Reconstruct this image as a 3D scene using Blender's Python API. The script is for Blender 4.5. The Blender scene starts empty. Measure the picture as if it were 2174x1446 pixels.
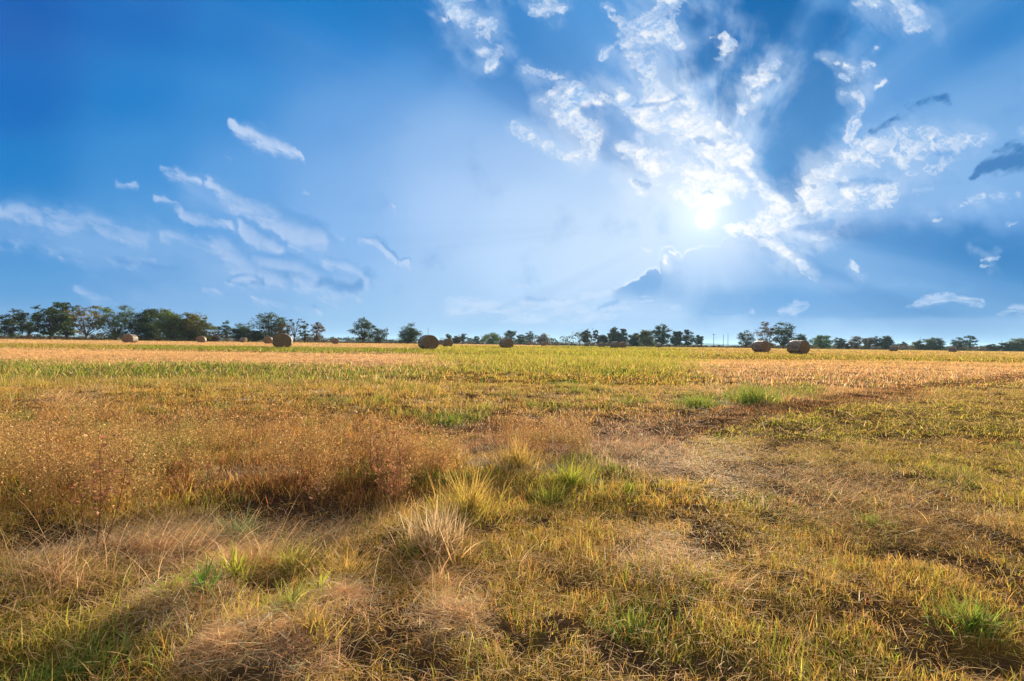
import bpy, math, random, os
import numpy as np
from mathutils import Vector, Matrix
R = math.radians
scene = bpy.context.scene
# ------------------------------------------------------------------ camera
CAM_H = 0.75                       # metres above the field
FPX = 1027.0                       # focal length in photo pixels (2174 wide)
CX, CY = 1087.0, 723.0
cam = bpy.data.cameras.new('camera')
cam.sensor_width = 36.0
cam.lens = 36.0 * FPX / 2174.0
cam.clip_start = 0.05
cam.clip_end = 30000
cam_o = bpy.data.objects.new('camera', cam)
scene.collection.objects.link(cam_o)
CAM_R = Matrix.Rotation(R(90 + 0.335), 4, 'X') @ Matrix.Rotation(R(0.75), 4, 'Z')
cam_o.matrix_world = Matrix.Translation((0, 0, CAM_H)) @ CAM_R
scene.camera = cam_o

def ray(px, py):
    return (CAM_R.to_3x3() @ Vector(((px - CX) / FPX, -(py - CY) / FPX, -1.0)))
def gn(px, py):                    # direction of a photo pixel as (x/y, z/y)
    d = ray(px, py)
    return d.x / d.y, d.z / d.y

# ------------------------------------------------------------------ sun
SUN_EL, SUN_AZ = 13.7, 21.65       # azimuth clockwise from +Y
sd = Vector((math.sin(R(SUN_AZ)) * math.cos(R(SUN_EL)), math.cos(R(SUN_AZ)) * math.cos(R(SUN_EL)), math.sin(R(SUN_EL))))
sun = bpy.data.lights.new('sun', 'SUN')
sun.energy = 5.0
sun.angle = R(0.5)
sun.color = (1.0, 0.80, 0.56)
sun_o = bpy.data.objects.new('sun', sun)
scene.collection.objects.link(sun_o)
sun_o.rotation_euler = (-sd).to_track_quat('-Z', 'Y').to_euler()

# ------------------------------------------------------------------ exposure
scene.view_settings.view_transform = 'Standard'
scene.view_settings.look = 'None'
scene.view_settings.gamma = 1.0
scene.view_settings.use_curve_mapping = False
EXPO = 1.42
scene.view_settings.exposure = EXPO
scene.render.engine = 'CYCLES'
# ------------------------------------------------------------------ clouds: numbers for every direction of the sky ahead
_rg = np.random.default_rng(7)
_ga = _rg.random((256, 256)) * 2 * np.pi
_gx, _gy = np.cos(_ga).astype(np.float32), np.sin(_ga).astype(np.float32)
def pnoise(x, y):                  # gradient noise, about -1..1
    xi = np.floor(x); yi = np.floor(y)
    fx = (x - xi).astype(np.float32); fy = (y - yi).astype(np.float32)
    xi = xi.astype(np.int32) & 255; yi = yi.astype(np.int32) & 255
    x1 = (xi + 1) & 255; y1 = (yi + 1) & 255
    sx = fx * fx * fx * (fx * (fx * 6 - 15) + 10); sy = fy * fy * fy * (fy * (fy * 6 - 15) + 10)
    def g(a, b, ox, oy):
        return _gx[a, b] * (fx - ox) + _gy[a, b] * (fy - oy)
    n0 = g(xi, yi, 0, 0); n1 = g(x1, yi, 1, 0); n2 = g(xi, y1, 0, 1); n3 = g(x1, y1, 1, 1)
    a = n0 + sx * (n1 - n0); b = n2 + sx * (n3 - n2)
    return (a + sy * (b - a)) * 1.5
def fbm(x, y, sc, octv=6, gain=.5, seed=0.0, ridge=False):
    s = 0; amp = 1.0; tot = 0; f = 1.0 / sc
    for k in range(octv):
        n = pnoise(x * f + seed * 17.3 + k * 31.7, y * f + seed * 9.1 + k * 11.3)
        if ridge: n = 1 - 2 * np.abs(n)
        s = s + amp * n; tot += amp; amp *= gain; f *= 2.03
    return s / tot
def sst(a, b, x):
    t = np.clip((x - a) / (b - a), 0, 1)
    return t * t * (3 - 2 * t)
def s2l(c):
    return np.array([(v / 255) / 12.92 if v <= 10 else (((v / 255) + .055) / 1.055) ** 2.4 for v in c], np.float32)
def stroke(x, y, pts, under=1.0):   # thick line: pts = (px, py, radius)...
    out = np.zeros_like(x)
    for (x0, y0, r0), (x1, y1, r1) in zip(pts[:-1], pts[1:]):
        ex, ey = x1 - x0, y1 - y0
        t = np.clip(((x - x0) * ex + (y - y0) * ey) / (ex * ex + ey * ey + 1e-6), 0, 1)
        ox = x - x0 - t * ex; oy = y - y0 - t * ey
        d = np.hypot(ox, np.where(oy > 0, oy / under, oy)) / (r0 + t * (r1 - r0))
        out = np.maximum(out, 1.15 * np.exp(-(d * .95) ** 2))
    return out
def ell(x, y, px, py, rx, ry, a=0):
    c, s = math.cos(R(a)), math.sin(R(a))
    X = (x - px) * c - (y - py) * s; Y = (x - px) * s + (y - py) * c
    return np.clip(1.25 - np.hypot(X / rx, Y / ry), 0, 1)

def paint_sky():
    U0, U1, V0, V1, NW, NH = -1.5, 1.5, -.03, .88, SKY_W, int(SKY_W * .3033)
    u, v = np.meshgrid(np.linspace(U0, U1, NW), np.linspace(V0, V1, NH))
    m = np.array(CAM_R.to_3x3().inverted())
    cx_ = m[0, 0] * u + m[0, 1] + m[0, 2] * v; cy_ = m[1, 0] * u + m[1, 1] + m[1, 2] * v; cz_ = m[2, 0] * u + m[2, 1] + m[2, 2] * v
    X = (CX + FPX * cx_ / -cz_).astype(np.float32); Y = (CY - FPX * cy_ / -cz_).astype(np.float32)
    C = np.zeros((NH, NW, 3), np.float32); A = np.zeros((NH, NW), np.float32)
    st = [C, A]
    def over(a, c):
        a = np.clip(a, 0, 1).astype(np.float32)
        if not isinstance(c, np.ndarray) or c.ndim == 1: c = np.asarray(c, np.float32)[None, None, :]
        st[0] = st[0] * (1 - a)[..., None] + c * a[..., None]
        st[1] = st[1] * (1 - a) + a
    def mixn(f, a, b):
        f = np.clip(f, 0, 1)[..., None]
        return a * (1 - f) + b * f
    def wrp(sc, amp, seed, o=3):
        return X + amp * fbm(X, Y, sc, o, .5, seed), Y + amp * fbm(X, Y, sc, o, .5, seed + 3)
    SX, SY = 1495.0, 465.0
    RX, RY = X - SX, Y - SY
    rad = np.hypot(RX, RY)
    ang = np.degrees(np.arctan2(-RY, RX))
    # the clear-air colours of the sky as read across it
    K_ = [(50,30,0,90,180),(50,200,0,105,192),(50,370,0,125,202),(50,480,72,148,214),(50,600,84,156,218),(50,700,118,168,220),(300,30,0,105,192),(300,200,5,125,205),(300,330,60,145,215),(300,480,86,158,220),(300,650,110,165,222),
          (500,60,0,118,200),(500,200,45,140,214),(500,400,95,162,226),(500,650,125,175,226),(730,20,10,125,202),(730,100,35,132,210),(730,250,95,160,225),(730,400,122,176,232),(730,500,135,185,238),(730,690,143,188,232),
          (900,20,28,128,204),(880,150,70,148,218),(950,300,140,186,238),(950,450,168,205,248),(950,650,155,195,236),(1080,100,62,145,215),(1080,200,84,155,222),(1080,330,150,192,240),(1100,450,186,217,252),(1100,560,190,220,252),(1100,690,155,195,236),
          (1230,80,70,150,218),(1250,140,88,158,224),(1250,400,170,206,248),(1300,480,205,230,255),(1250,560,205,228,254),(1300,700,150,190,235),(1400,460,222,240,255),(1400,530,212,233,255),(1500,560,190,217,250),(1500,620,140,186,234),(1500,700,150,190,234),
          (1620,20,0,110,182),(1750,20,30,125,195),(1900,100,45,135,205),(1950,180,84,152,216),(1850,280,98,162,222),(2000,240,92,158,218),(2100,60,45,130,200),(2150,150,75,148,212),(2050,400,125,175,228),(2150,450,110,165,222),
          (1650,500,170,205,246),(1750,560,110,166,224),(1900,520,84,150,212),(2050,560,66,140,204),(2150,600,42,130,196),(1950,620,84,152,214),(1700,620,104,162,220),(1800,690,125,172,226),(2100,690,92,152,212),(1480,440,226,242,255),(1400,300,120,176,232),(1560,330,110,170,228)]
    x, y = wrp(260, 22, 1)
    acc = np.zeros(X.shape + (3,), np.float32); wsum = np.zeros_like(X)
    for kx, ky, *kc in K_:
        d2 = ((x - kx) ** 2 + ((y - ky) * 1.25) ** 2) / 95.0 ** 2
        wk = 1 / (1 + d2) ** 2.2
        acc += wk[..., None] * s2l(kc); wsum += wk
    over(.88 * sst(-900, -500, X) * (1 - sst(2700, 3100, X)) + 0 * X, acc / wsum[..., None])

    q = np.hypot((X - 1400) / 520, (Y - 500) / 330)
    over(.42 * np.exp(-q ** 2), s2l((214, 234, 255)))
    # shafts of light and shade, fanning from the sun
    stops = np.array([(-180, 0), (-150, 0), (-112, 0), (-104, .1), (-98, -.1), (-88, .25), (-80, -.1), (-72, .18), (-64, -.2), (-52, -.1), (-44, .2), (-34, .5), (-29, -.3), (-22, -.2),
                      (-17, .45), (-12, .3), (-7, -.7), (-2, -.4), (4, .35), (14, .6), (24, .5), (32, .0), (38, .3), (46, .1), (55, .0), (61, .45), (66, .5), (70, -.2), (75, -.9), (81, -.9), (86, .1), (95, .1),
                      (110, 0), (122, -.15), (138, -.55), (143, -.65), (147, -.5), (151, -.1), (156, .15), (170, .05), (180, 0)], np.float32)
    sh = np.interp(ang, stops[:, 0], stops[:, 1]).astype(np.float32)
    fine = fbm(np.cos(np.radians(ang)) * 300 + 900, np.sin(np.radians(ang)) * 300 + 900, 40, 4, .6, 2)
    sh = sh + .22 * fine
    fade = sst(60, 330, rad) * (1 - .4 * sst(700, 1200, rad))
    over(np.maximum(-sh, 0) * fade * .85, s2l((22, 114, 188)))
    over(np.maximum(sh, 0) * fade * .65 * sst(0, 25, np.abs(ang - 180)) , s2l((150, 194, 238)))

    # soft dark cloud above right of the sun
    x, y = wrp(170, 46, 4, 5)
    n = fbm(X, Y, 120, 6, .55, 6)
    d = np.zeros_like(X)
    for a in [(1735, 205, 95, 110, 0), (1700, 290, 100, 110, 20), (1670, 370, 70, 80, 30), (1640, 30, 95, 120, 0), (1640, 130, 80, 60, 0), (1560, 170, 80, 60, 40), (1500, 110, 90, 46, 35),
              (1610, 250, 60, 60, 0), (1700, 430, 50, 50, 0), (1740, 60, 90, 60, 30)]:
        d = np.maximum(d, ell(x, y, *a))
    dm = sst(.05, .75, d + .45 * n)
    streak = np.clip(.5 + .5 * np.interp(ang, [40, 56, 62, 66, 71, 76, 90, 100], [1, .9, .35, .3, .9, 1, .8, .5]), 0, 1)
    top = sst(330, 0, Y)
    over(dm * 1.0 * streak, mixn(top, s2l((84, 152, 214)), s2l((14, 108, 180))))
    core = sst(.45, 1.1, ell(x, y, 1735, 235, 85, 110, 0) + .3 * n)
    over(core * .7, s2l((52, 128, 194)))
    # right hand dark area
    d = np.maximum.reduce([ell(x, y, 1900, 560, 330, 62, -8), ell(x, y, 2080, 560, 200, 80, -6), ell(x, y, 2080, 660, 300, 60, 0), ell(x, y, 1760, 650, 330, 50, 0), ell(x, y, 2150, 620, 160, 110, 0),
                           ell(x, y, 1990, 500, 220, 30, 0)])
    dm = sst(.02, .8, d + .4 * n) * (1 - .45 * sst(-24, -19, ang) * (1 - sst(-13, -9, ang)) * sst(150, 350, rad))
    over(dm * .75, mixn(sst(200, 640, rad), s2l((96, 158, 218)), s2l((40, 126, 194))))

    # the bank under the sun: sharp lit rim on its upper edge
    x, y = wrp(60, 15, 9, 5); x = x + 3 * fbm(X, Y, 12, 3, .5, 8)
    top_x = [1290, 1325, 1340, 1352, 1370, 1392, 1402, 1404, 1402, 1410, 1430, 1452, 1458, 1475, 1530, 1540, 1560, 1620, 1680, 1730, 1800, 1900]
    top_y = [618, 610, 596, 592, 572, 566, 580, 545, 536, 524, 524, 545, 532, 524, 520, 508, 500, 516, 545, 600, 640, 660]
    ty = np.interp(x, top_x, top_y).astype(np.float32)
    e = (Y + 5 * fbm(X, Y, 26, 4, .6, 11) + 16 * np.abs(fbm(X, Y, 34, 3, .5, 12)) * sst(560, 600, ty)) - ty
    body = sst(0, 5, e) * sst(1292, 1316, x) * (1 - sst(1700, 1800, x)) * (1 - sst(600, 720, Y) * .0)
    faint = np.interp(X, [1290, 1400, 1410, 1452, 1470, 1560], [1, 1, .35, .35, .55, .55])
    faint = np.maximum(faint, sst(560, 640, Y))
    bottom = 1 - sst(600, 680, Y + 20 * fbm(X, Y, 90, 4, .5, 13))
    bc = mixn(sst(50, 210, rad), s2l((196, 220, 250)), s2l((96, 160, 220)))
    shaft = np.clip(1 - .45 * np.maximum(np.interp(ang, [-118, -108, -100, -93, -89, -84, -76, -71, -66, -55, -45, -38, -30], [.6, .1, .7, .2, .8, .1, .15, .7, .1, .0, .1, .1, .8]), 0), 0, 1)
    over(body * faint * bottom * .95 * shaft, bc)
    over(body * bottom * .6 * ell(x, y, 1385, 600, 64, 42, 0), s2l((100, 160, 220)))
    rim = np.exp(-((e - 1.0) / 2.6) ** 2) * sst(1300, 1330, x) * (1 - sst(1620, 1700, x)) * (1 - .65 * sst(590, 560, Y) * sst(1460, 1500, x))
    over(rim * .62, s2l((238, 246, 255)))

    x, y = wrp(120, 34, 14, 5)
    # long soft clouds at the left, streaming down to the right
    def layer(strokes, wsc, wamp, seed, rot, stretch, gain, lo, hi, fsc=90, oc=7, gn_=.55, under=1.0):
        x, y = wrp(wsc, wamp, seed, 5)
        x = x + wamp * .25 * fbm(X, Y, wsc / 5, 4, .55, seed + 7); y = y + wamp * .25 * fbm(X, Y, wsc / 5, 4, .55, seed + 9)
        d = np.zeros_like(X)
        for w, pts in strokes:
            xs = [p_[0] for p_ in pts]; ys = [p_[1] for p_ in pts]; rm = max(p_[2] for p_ in pts) * 1.6 + wamp * 1.5
            j = (X[NH // 3] > min(xs) - rm) & (X[NH // 3] < max(xs) + rm)
            if not j.any(): continue
            j0, j1 = np.argmax(j), NW - np.argmax(j[::-1])
            d[:, j0:j1] = np.maximum(d[:, j0:j1], w * stroke(x[:, j0:j1], y[:, j0:j1], pts, under))
        c, s = math.cos(R(rot)), math.sin(R(rot))
        XR = (X * c + Y * s) / stretch; YR = (-X * s + Y * c) * 1.0
        n = fbm(XR, YR, fsc, oc, gn_, seed + 1)
        n = n + .55 * fbm(XR + 40 * n, YR - 40 * n, fsc * .38, 5, .6, seed + 5)
        f = d + gain * n * np.clip(d * 2.5, 0, 1)
        return sst(lo, hi, f), f
    L = [(1.0, [(500, 258, 6), (540, 280, 16), (580, 300, 20), (640, 328, 8)]),
         (.62, [(345, 350, 6), (385, 362, 12), (425, 385, 9)]),
         (1.0, [(450, 388, 13), (490, 410, 24), (560, 447, 26), (600, 470, 26), (650, 490, 26), (695, 500, 20)]),
         (.95, [(385, 445, 16), (425, 458, 18), (478, 480, 13)]), (.5, [(332, 420, 6), (375, 432, 6)]),
         (.8, [(505, 480, 16), (545, 500, 20), (595, 520, 14)]),
         (.9, [(5, 440, 14), (45, 440, 17), (85, 455, 16)]), (.85, [(85, 450, 14), (140, 455, 20), (230, 478, 20), (310, 500, 22)]),
         (.72, [(350, 498, 12), (440, 510, 20), (520, 555, 24), (600, 590, 22)]), (.85, [(410, 495, 12), (470, 520, 24), (540, 560, 30)]),
         (.8, [(540, 545, 18), (620, 560, 22), (700, 590, 24), (760, 600, 22)]), (.9, [(700, 555, 14), (755, 575, 18), (775, 600, 18)]),
         (.85, [(765, 510, 8), (800, 520, 13), (835, 550, 10)]), (.8, [(845, 555, 8), (868, 556, 7)]),
         (.75, [(490, 592, 8), (530, 584, 9), (560, 595, 7)]), (.5, [(0, 505, 18), (90, 515, 14), (190, 520, 10)]), (.5, [(130, 545, 10), (250, 555, 14), (330, 560, 10)]),
         (.5, [(715, 488, 7), (735, 500, 6)]), (.4, [(250, 380, 6), (290, 388, 5)]), (.4, [(475, 326, 6), (488, 330, 5)]), (.45, [(640, 406, 6), (655, 410, 5)]),
         (.45, [(160, 608, 8), (185, 612, 14), (240, 628, 12)]), (.35, [(430, 610, 8), (470, 614, 8)]), (.45, [(540, 640, 8), (600, 648, 10), (680, 655, 8)]), (.3, [(830, 440, 5), (836, 444, 5)])]
    a, f = layer(L, 110, 24, 21, 28, 2.8, 1.35, .06, 1.10, 56, 8, .60, under=1.9)
    a2, f2 = layer([(w_, [(p_[0] + 5, p_[1] - 8, p_[2]) for p_ in pts]) for w_, pts in L], 110, 24, 21, 28, 2.8, 1.35, .06, 1.10, 56, 8, .60, under=1.9)
    lit = sst(-.30, .42, f - f2)
    edgef = .75 + .25 * sst(600, 300, Y)
    big, _ = layer([(.8, [(0, 490, 50), (200, 510, 60), (420, 550, 66), (620, 590, 50)]), (.6, [(420, 420, 40), (600, 500, 50), (720, 560, 50)]), (.4, [(300, 640, 50), (700, 655, 40)])], 160, 40, 31, 22, 2.5, .6, .05, 1.1)
    over(big * .62, s2l((138, 182, 232)))
    over(a * .92 * edgef, mixn(lit * (.72 + .28 * sst(200, 650, X)), s2l((104, 162, 222)), s2l((196, 216, 246))))
    a, f = layer([(1, [(680, 600, 12), (735, 612, 20), (765, 606, 12)]), (.7, [(490, 598, 5), (560, 602, 6)]), (.5, [(560, 575, 10), (660, 592, 10)]), (.5, [(240, 545, 8), (260, 552, 9), (380, 575, 6)])],
                 60, 14, 41, 20, 2, .9, .1, 1.2)
    over(a * .85, s2l((92, 152, 214)))

    # bands low over the horizon
    H = [(.75, [(960, 640, 22), (1150, 655, 26), (1290, 660, 22)]), (.9, [(1300, 655, 14), (1380, 645, 13), (1440, 650, 9)]), (.6, [(1250, 620, 12), (1310, 612, 14)]), (1.0, [(1655, 665, 7), (1685, 648, 14), (1712, 642, 7)]),
         (.95, [(1560, 672, 5), (1600, 667, 8)]), (.8, [(1930, 650, 6), (1990, 638, 12), (2020, 622, 10), (2080, 640, 9)]), (.6, [(2110, 668, 6), (2174, 655, 9)]), (.5, [(1050, 600, 8), (1130, 604, 8)]), (.5, [(1170, 560, 5), (1250, 575, 3)])]
    a, f = layer(H, 110, 20, 51, 0, 3.4, 1.9, .15, 1.5, 46, 8, .62, under=1.6)
    over(a * .66, mixn(sst(-.2, .3, f - .55), s2l((168, 200, 242)), s2l((206, 224, 250))))
    a, f = layer([(.6, [(1120, 634, 7), (1200, 640, 6)]), (.8, [(1270, 650, 6), (1310, 640, 5)]), (.8, [(1500, 668, 4), (1580, 662, 5)]), (.6, [(1750, 670, 6), (1860, 664, 7)])], 60, 10, 54, 0, 4, .7, .2, 1.0)
    over(a * .5, s2l((110, 168, 226)))
    ln = fbm(X / 4, Y, 26, 5, .55, 57)
    band = sst(668, 682, Y + 7 * ln) * sst(1180, 1560, X)
    over(band * .45, s2l((150, 190, 234)))
    over(sst(630, 725, Y) * .25 * (1 - sst(1300, 1900, X) * .4), s2l((150, 190, 236)))

    # soft streaks fanning away from the sun between the bright clouds
    pn = fbm(ang * 9.0, rad, 60, 5, .55, 83) + .5 * fbm(ang * 30.0, rad, 90, 4, .55, 84)
    reg = np.zeros_like(X)
    for e_ in [(1500, 240, 120, 120, 1.0), (1640, 170, 90, 130, .8), (1560, 60, 90, 90, .55), (1450, 170, 60, 90, .8), (1760, 420, 90, 90, .8), (1700, 500, 60, 50, .8), (1380, 190, 70, 110, .7), (1850, 400, 130, 50, .6), (2000, 460, 180, 40, .5), (1810, 120, 60, 90, .4)]:
        reg = np.maximum(reg, e_[4] * ell(x, y, *e_[:4], 0))
    over(np.clip(reg * 1.1, 0, 1) * sst(-.35, .5, pn) * .72, mixn(sst(100, 600, rad), s2l((214, 232, 254)), s2l((146, 188, 236))))
    d = np.maximum.reduce([ell(x, y, 1730, 215, 80, 95, 0), ell(x, y, 1700, 300, 85, 95, 20), ell(x, y, 1680, 380, 46, 60, 30), ell(x, y, 1640, 20, 70, 90, 0), ell(x, y, 1500, 125, 70, 34, 40), ell(x, y, 1545, 195, 46, 40, 40), .8 * ell(x, y, 1480, 40, 40, 40)])
    over(sst(.05, 1.0, d + .3 * n) * .85, mixn(sst(300, 0, Y), s2l((76, 140, 202)), s2l((14, 104, 174))))
    # ragged bright clouds
    Wc = [(1.0, [(960, 8, 34), (1000, 30, 46), (1030, 55, 30), (1034, 72, 14)]), (.8, [(908, 22, 10), (935, 42, 10)]), (.8, [(1030, 105, 20), (1050, 118, 18), (1030, 140, 10)]), (.9, [(1130, 5, 20), (1165, 8, 24), (1195, 14, 12)]),
          (.9, [(1112, 150, 11), (1135, 158, 13), (1160, 160, 13), (1188, 172, 8)]), (.7, [(1275, 12, 5), (1300, 40, 10), (1322, 62, 18), (1312, 82, 13)]), (1, [(1400, 0, 50), (1390, 50, 38), (1360, 80, 34), (1370, 140, 30)]),
          (.85, [(1285, 114, 8), (1312, 98, 12), (1340, 100, 20)]), (.9, [(1420, 60, 30), (1440, 90, 18)]), (.8, [(1535, 75, 8), (1548, 95, 14), (1540, 125, 12)]), (.6, [(1505, 85, 8), (1530, 80, 8)]),
          (1, [(1160, 215, 14), (1195, 212, 26), (1215, 250, 30), (1245, 290, 24), (1250, 330, 14)]), (.95, [(1088, 268, 9), (1120, 282, 17), (1160, 305, 18), (1230, 330, 16)]), (.95, [(1195, 205, 18), (1260, 205, 24), (1320, 210, 28), (1370, 230, 30)]),
          (.9, [(1370, 170, 22), (1400, 200, 40), (1450, 215, 36)]), (1.1, [(1380, 240, 34), (1440, 270, 44), (1510, 300, 44), (1545, 335, 34)]), (1.0, [(1560, 330, 26), (1600, 375, 20), (1650, 430, 18), (1680, 455, 22)]),
          (.95, [(1330, 320, 16), (1360, 325, 26), (1390, 345, 24)]), (.9, [(1320, 370, 12), (1350, 395, 16), (1400, 400, 20), (1440, 405, 24)]), (1.15, [(1430, 350, 34), (1480, 370, 44), (1530, 385, 40)]), (1.2, [(1470, 400, 34), (1500, 425, 34), (1530, 410, 26)]),
          (1, [(1552, 485, 9), (1590, 488, 22), (1630, 480, 30), (1680, 470, 24)]), (.95, [(1600, 500, 14), (1640, 515, 14), (1680, 545, 16), (1720, 565, 8)]), (.7, [(1690, 560, 6), (1725, 590, 5)]), (1, [(1680, 460, 22), (1720, 420, 34), (1760, 380, 30)]),
          (1.05, [(1720, 440, 30), (1790, 410, 34), (1850, 420, 22), (1890, 400, 16)]), (1, [(1760, 370, 22), (1800, 330, 24), (1860, 320, 32), (1930, 310, 26)]), (.95, [(1900, 330, 30), (1980, 310, 28), (2050, 292, 20), (2100, 290, 9)]), (.9, [(1930, 370, 14), (2000, 350, 18), (2030, 330, 12)]),
          (.85, [(1735, 122, 6), (1775, 130, 9)]), (.85, [(1795, 140, 10), (1815, 158, 16), (1840, 140, 10)]), (.8, [(1790, 165, 8), (1800, 175, 6)]), (.85, [(1795, 208, 9), (1835, 205, 9)]), (.9, [(1838, 200, 8), (1822, 245, 12), (1795, 290, 9)]), (.6, [(1866, 180, 6), (1880, 172, 5)]),
          (.9, [(1850, 5, 22), (1900, 15, 30), (1950, 40, 26), (1930, 62, 14)]), (.6, [(1820, 0, 14), (1860, 10, 20)]), (.7, [(1860, 105, 5), (1866, 100, 5)]), (.85, [(1942, 412, 3), (1980, 407, 3.5)]), (.6, [(2030, 445, 10), (2080, 425, 12)]), (.6, [(2110, 420, 9), (2165, 405, 12)]),
          (.85, [(2062, 532, 6), (2090, 552, 7), (2115, 542, 5)]), (.5, [(2090, 570, 5), (2112, 562, 5)]), (.65, [(1810, 565, 7), (1822, 585, 8)]), (.7, [(2145, 484, 3), (2168, 478, 3)]), (.75, [(1730, 505, 9), (1765, 498, 12)]), (.6, [(1990, 462, 6), (2005, 466, 5)]),
          (.75, [(1580, 230, 12), (1620, 205, 10)]), (.7, [(1580, 190, 22), (1640, 150, 26)]), (.5, [(1355, 532, 6), (1380, 530, 6)]), (.7, [(1408, 535, 7), (1412, 555, 6)]), (.7, [(1425, 527, 4), (1450, 540, 4)]), (.9, [(2170, 280, 8), (2190, 275, 10)])]
    a, f = layer(Wc, 90, 26, 61, 35, 1.5, 1.75, .32, 1.30, 58, 8, .58)
    veil, fv = layer([(w_ * .8, [(p_[0], p_[1], p_[2] * 2.3) for p_ in pts]) for w_, pts in Wc], 120, 34, 66, 50, 1.8, .9, .15, 1.2, 90, 6, .55)
    over(veil * .50, mixn(sst(80, 600, rad), s2l((226, 239, 255)), s2l((166, 200, 240))))
    # light from the sun side: compare with the cover a little nearer the sun
    ux, uy = -RX / np.maximum(rad, 1), -RY / np.maximum(rad, 1)
    rel1 = fbm(X + 30 * f, Y - 20 * f, 44, 6, .52, 72)
    rel2 = fbm(X + 30 * f + ux * 6, Y - 20 * f + uy * 6, 44, 6, .52, 72)
    relief = rel1 - rel2
    thick = sst(.7, 1.5, f)
    near = 1 - sst(40, 420, rad)
    b = .52 + 1.6 * relief + .3 * near - .12 * thick * (1 - near) + .9 * rel1
    over(a * .93, mixn(b, mixn(sst(80, 520, rad), s2l((196, 222, 255)), s2l((138, 184, 234))), mixn(sst(200, 800, rad), s2l((255, 255, 255)), s2l((222, 235, 252)))))
    edge = np.exp(-((f - .62) / .07) ** 2) * sst(-.05, .12, fbm(X, Y, 34, 4, .6, 77) + .05)
    over(edge * .28 * (1 - .4 * sst(500, 900, rad)), s2l((250, 253, 255)))
    # grey cores inside the bright clouds
    a, f = layer([(.8, [(1345, 385, 8), (1375, 392, 9)]), (.8, [(1780, 395, 9), (1850, 385, 14), (1890, 390, 8)]), (.9, [(1690, 490, 10), (1740, 480, 13), (1765, 470, 9)]), (.6, [(1380, 105, 14), (1372, 125, 10)]), (.7, [(1480, 300, 8), (1510, 305, 8)]),
                  (.6, [(1995, 320, 14), (2040, 325, 10)]), (.6, [(1505, 410, 3), (1512, 412, 3)]), (.7, [(1340, 225, 5), (1400, 220, 6), (1450, 205, 6)])], 50, 12, 81, 20, 1.6, .8, .15, .95, 40)
    over(a * .6, s2l((106, 164, 224)))
    # two dark scraps at the right
    a, f = layer([(1.1, [(1980, 205, 9), (2005, 210, 10)]), (1, [(1930, 235, 8), (1960, 212, 10), (1975, 200, 7)]), (.6, [(1850, 280, 8), (1935, 240, 9)]), (1.2, [(2062, 374, 4), (2100, 350, 16), (2140, 345, 22), (2200, 330, 26)]), (1.1, [(2105, 325, 6), (2150, 318, 10), (2200, 300, 12)])],
                 60, 18, 91, -25, 2.8, 1.6, .10, 1.5, 50)
    over(a * .8, s2l((34, 112, 180)))
    keep = sst(U0, U0 + .25, u) * (1 - sst(U1 - .25, U1, u)) * (1 - sst(V1 - .14, V1, v))
    C, A = st[0] * keep[..., None], st[1] * keep
    return C, A, (U0, U1, V0, V1, NW, NH)
# ------------------------------------------------------------------ world: sky texture with clouds, by direction
world = bpy.data.worlds.new('World')
scene.world = world
world.use_nodes = True
WT = world.node_tree
BG = WT.nodes['Background']
BG.inputs[1].default_value = 0.1
world.cycles.sampling_method = 'MANUAL'
world.cycles.sample_map_resolution = 256
KE = 1.0 / (0.1 * 2 ** EXPO)       # picture value -> radiance colour

def wn(t, **kw):
    n = WT.nodes.new(t)
    for k, v in kw.items():
        setattr(n, k, v)
    return n
def put(sock, v):
    if isinstance(v, bpy.types.NodeSocket):
        WT.links.new(v, sock)
    else:
        sock.default_value = v
def M(op, a, b=0.0, c=0.0, clamp=False):
    n = wn('ShaderNodeMath', operation=op, use_clamp=clamp)
    for i, v in enumerate((a, b, c)):
        put(n.inputs[i], v)
    return n.outputs[0]
def V(op, a, b=None, c=None, scale=None):
    n = wn('ShaderNodeVectorMath', operation=op)
    put(n.inputs[0], a)
    if b is not None:
        put(n.inputs[1], b)
    if c is not None:
        put(n.inputs[2], c)
    if scale is not None:
        put(n.inputs['Scale'], scale)
    return n.outputs['Value'] if op in ('LENGTH', 'DOT_PRODUCT') else n.outputs['Vector']
def ramp(x, a, b, y0=0.0, y1=1.0, mode='SMOOTHSTEP'):
    n = wn('ShaderNodeMapRange', interpolation_type=mode)
    for i, v in enumerate((x, a, b, y0, y1)):
        put(n.inputs[i], v)
    return n.outputs[0]
def lin(c):
    return tuple(((v / 255) / 12.92 if v <= 10 else (((v / 255) + .055) / 1.055) ** 2.4) * KE for v in c) + (1.0,)
def mixc(f, a, b, blend='MIX'):
    n = wn('ShaderNodeMix', data_type='RGBA', blend_type=blend)
    n.clamp_factor = True
    put(n.inputs[0], f); put(n.inputs[6], a); put(n.inputs[7], b)
    return n.outputs[2]
def noise(vec, scale, detail=4, rough=.55, dist=0.0, out=0):
    n = wn('ShaderNodeTexNoise', noise_dimensions='3D')
    put(n.inputs['Vector'], vec)
    n.inputs['Scale'].default_value = scale; n.inputs['Detail'].default_value = detail
    n.inputs['Roughness'].default_value = rough; n.inputs['Distortion'].default_value = dist
    return n.outputs[out]
tcw = wn('ShaderNodeTexCoord')
D3 = tcw.outputs['Generated']
sep = wn('ShaderNodeSeparateXYZ'); put(sep.inputs[0], D3)
dx, dy, dz = sep.outputs
yy = M('MAXIMUM', dy, 0.05)
com = wn('ShaderNodeCombineXYZ')
put(com.inputs[0], M('DIVIDE', dx, yy)); put(com.inputs[1], M('DIVIDE', dz, yy))
P = com.outputs[0]                 # the sky ahead as a flat sheet far away
front = ramp(dy, 0.05, 0.3)

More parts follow.
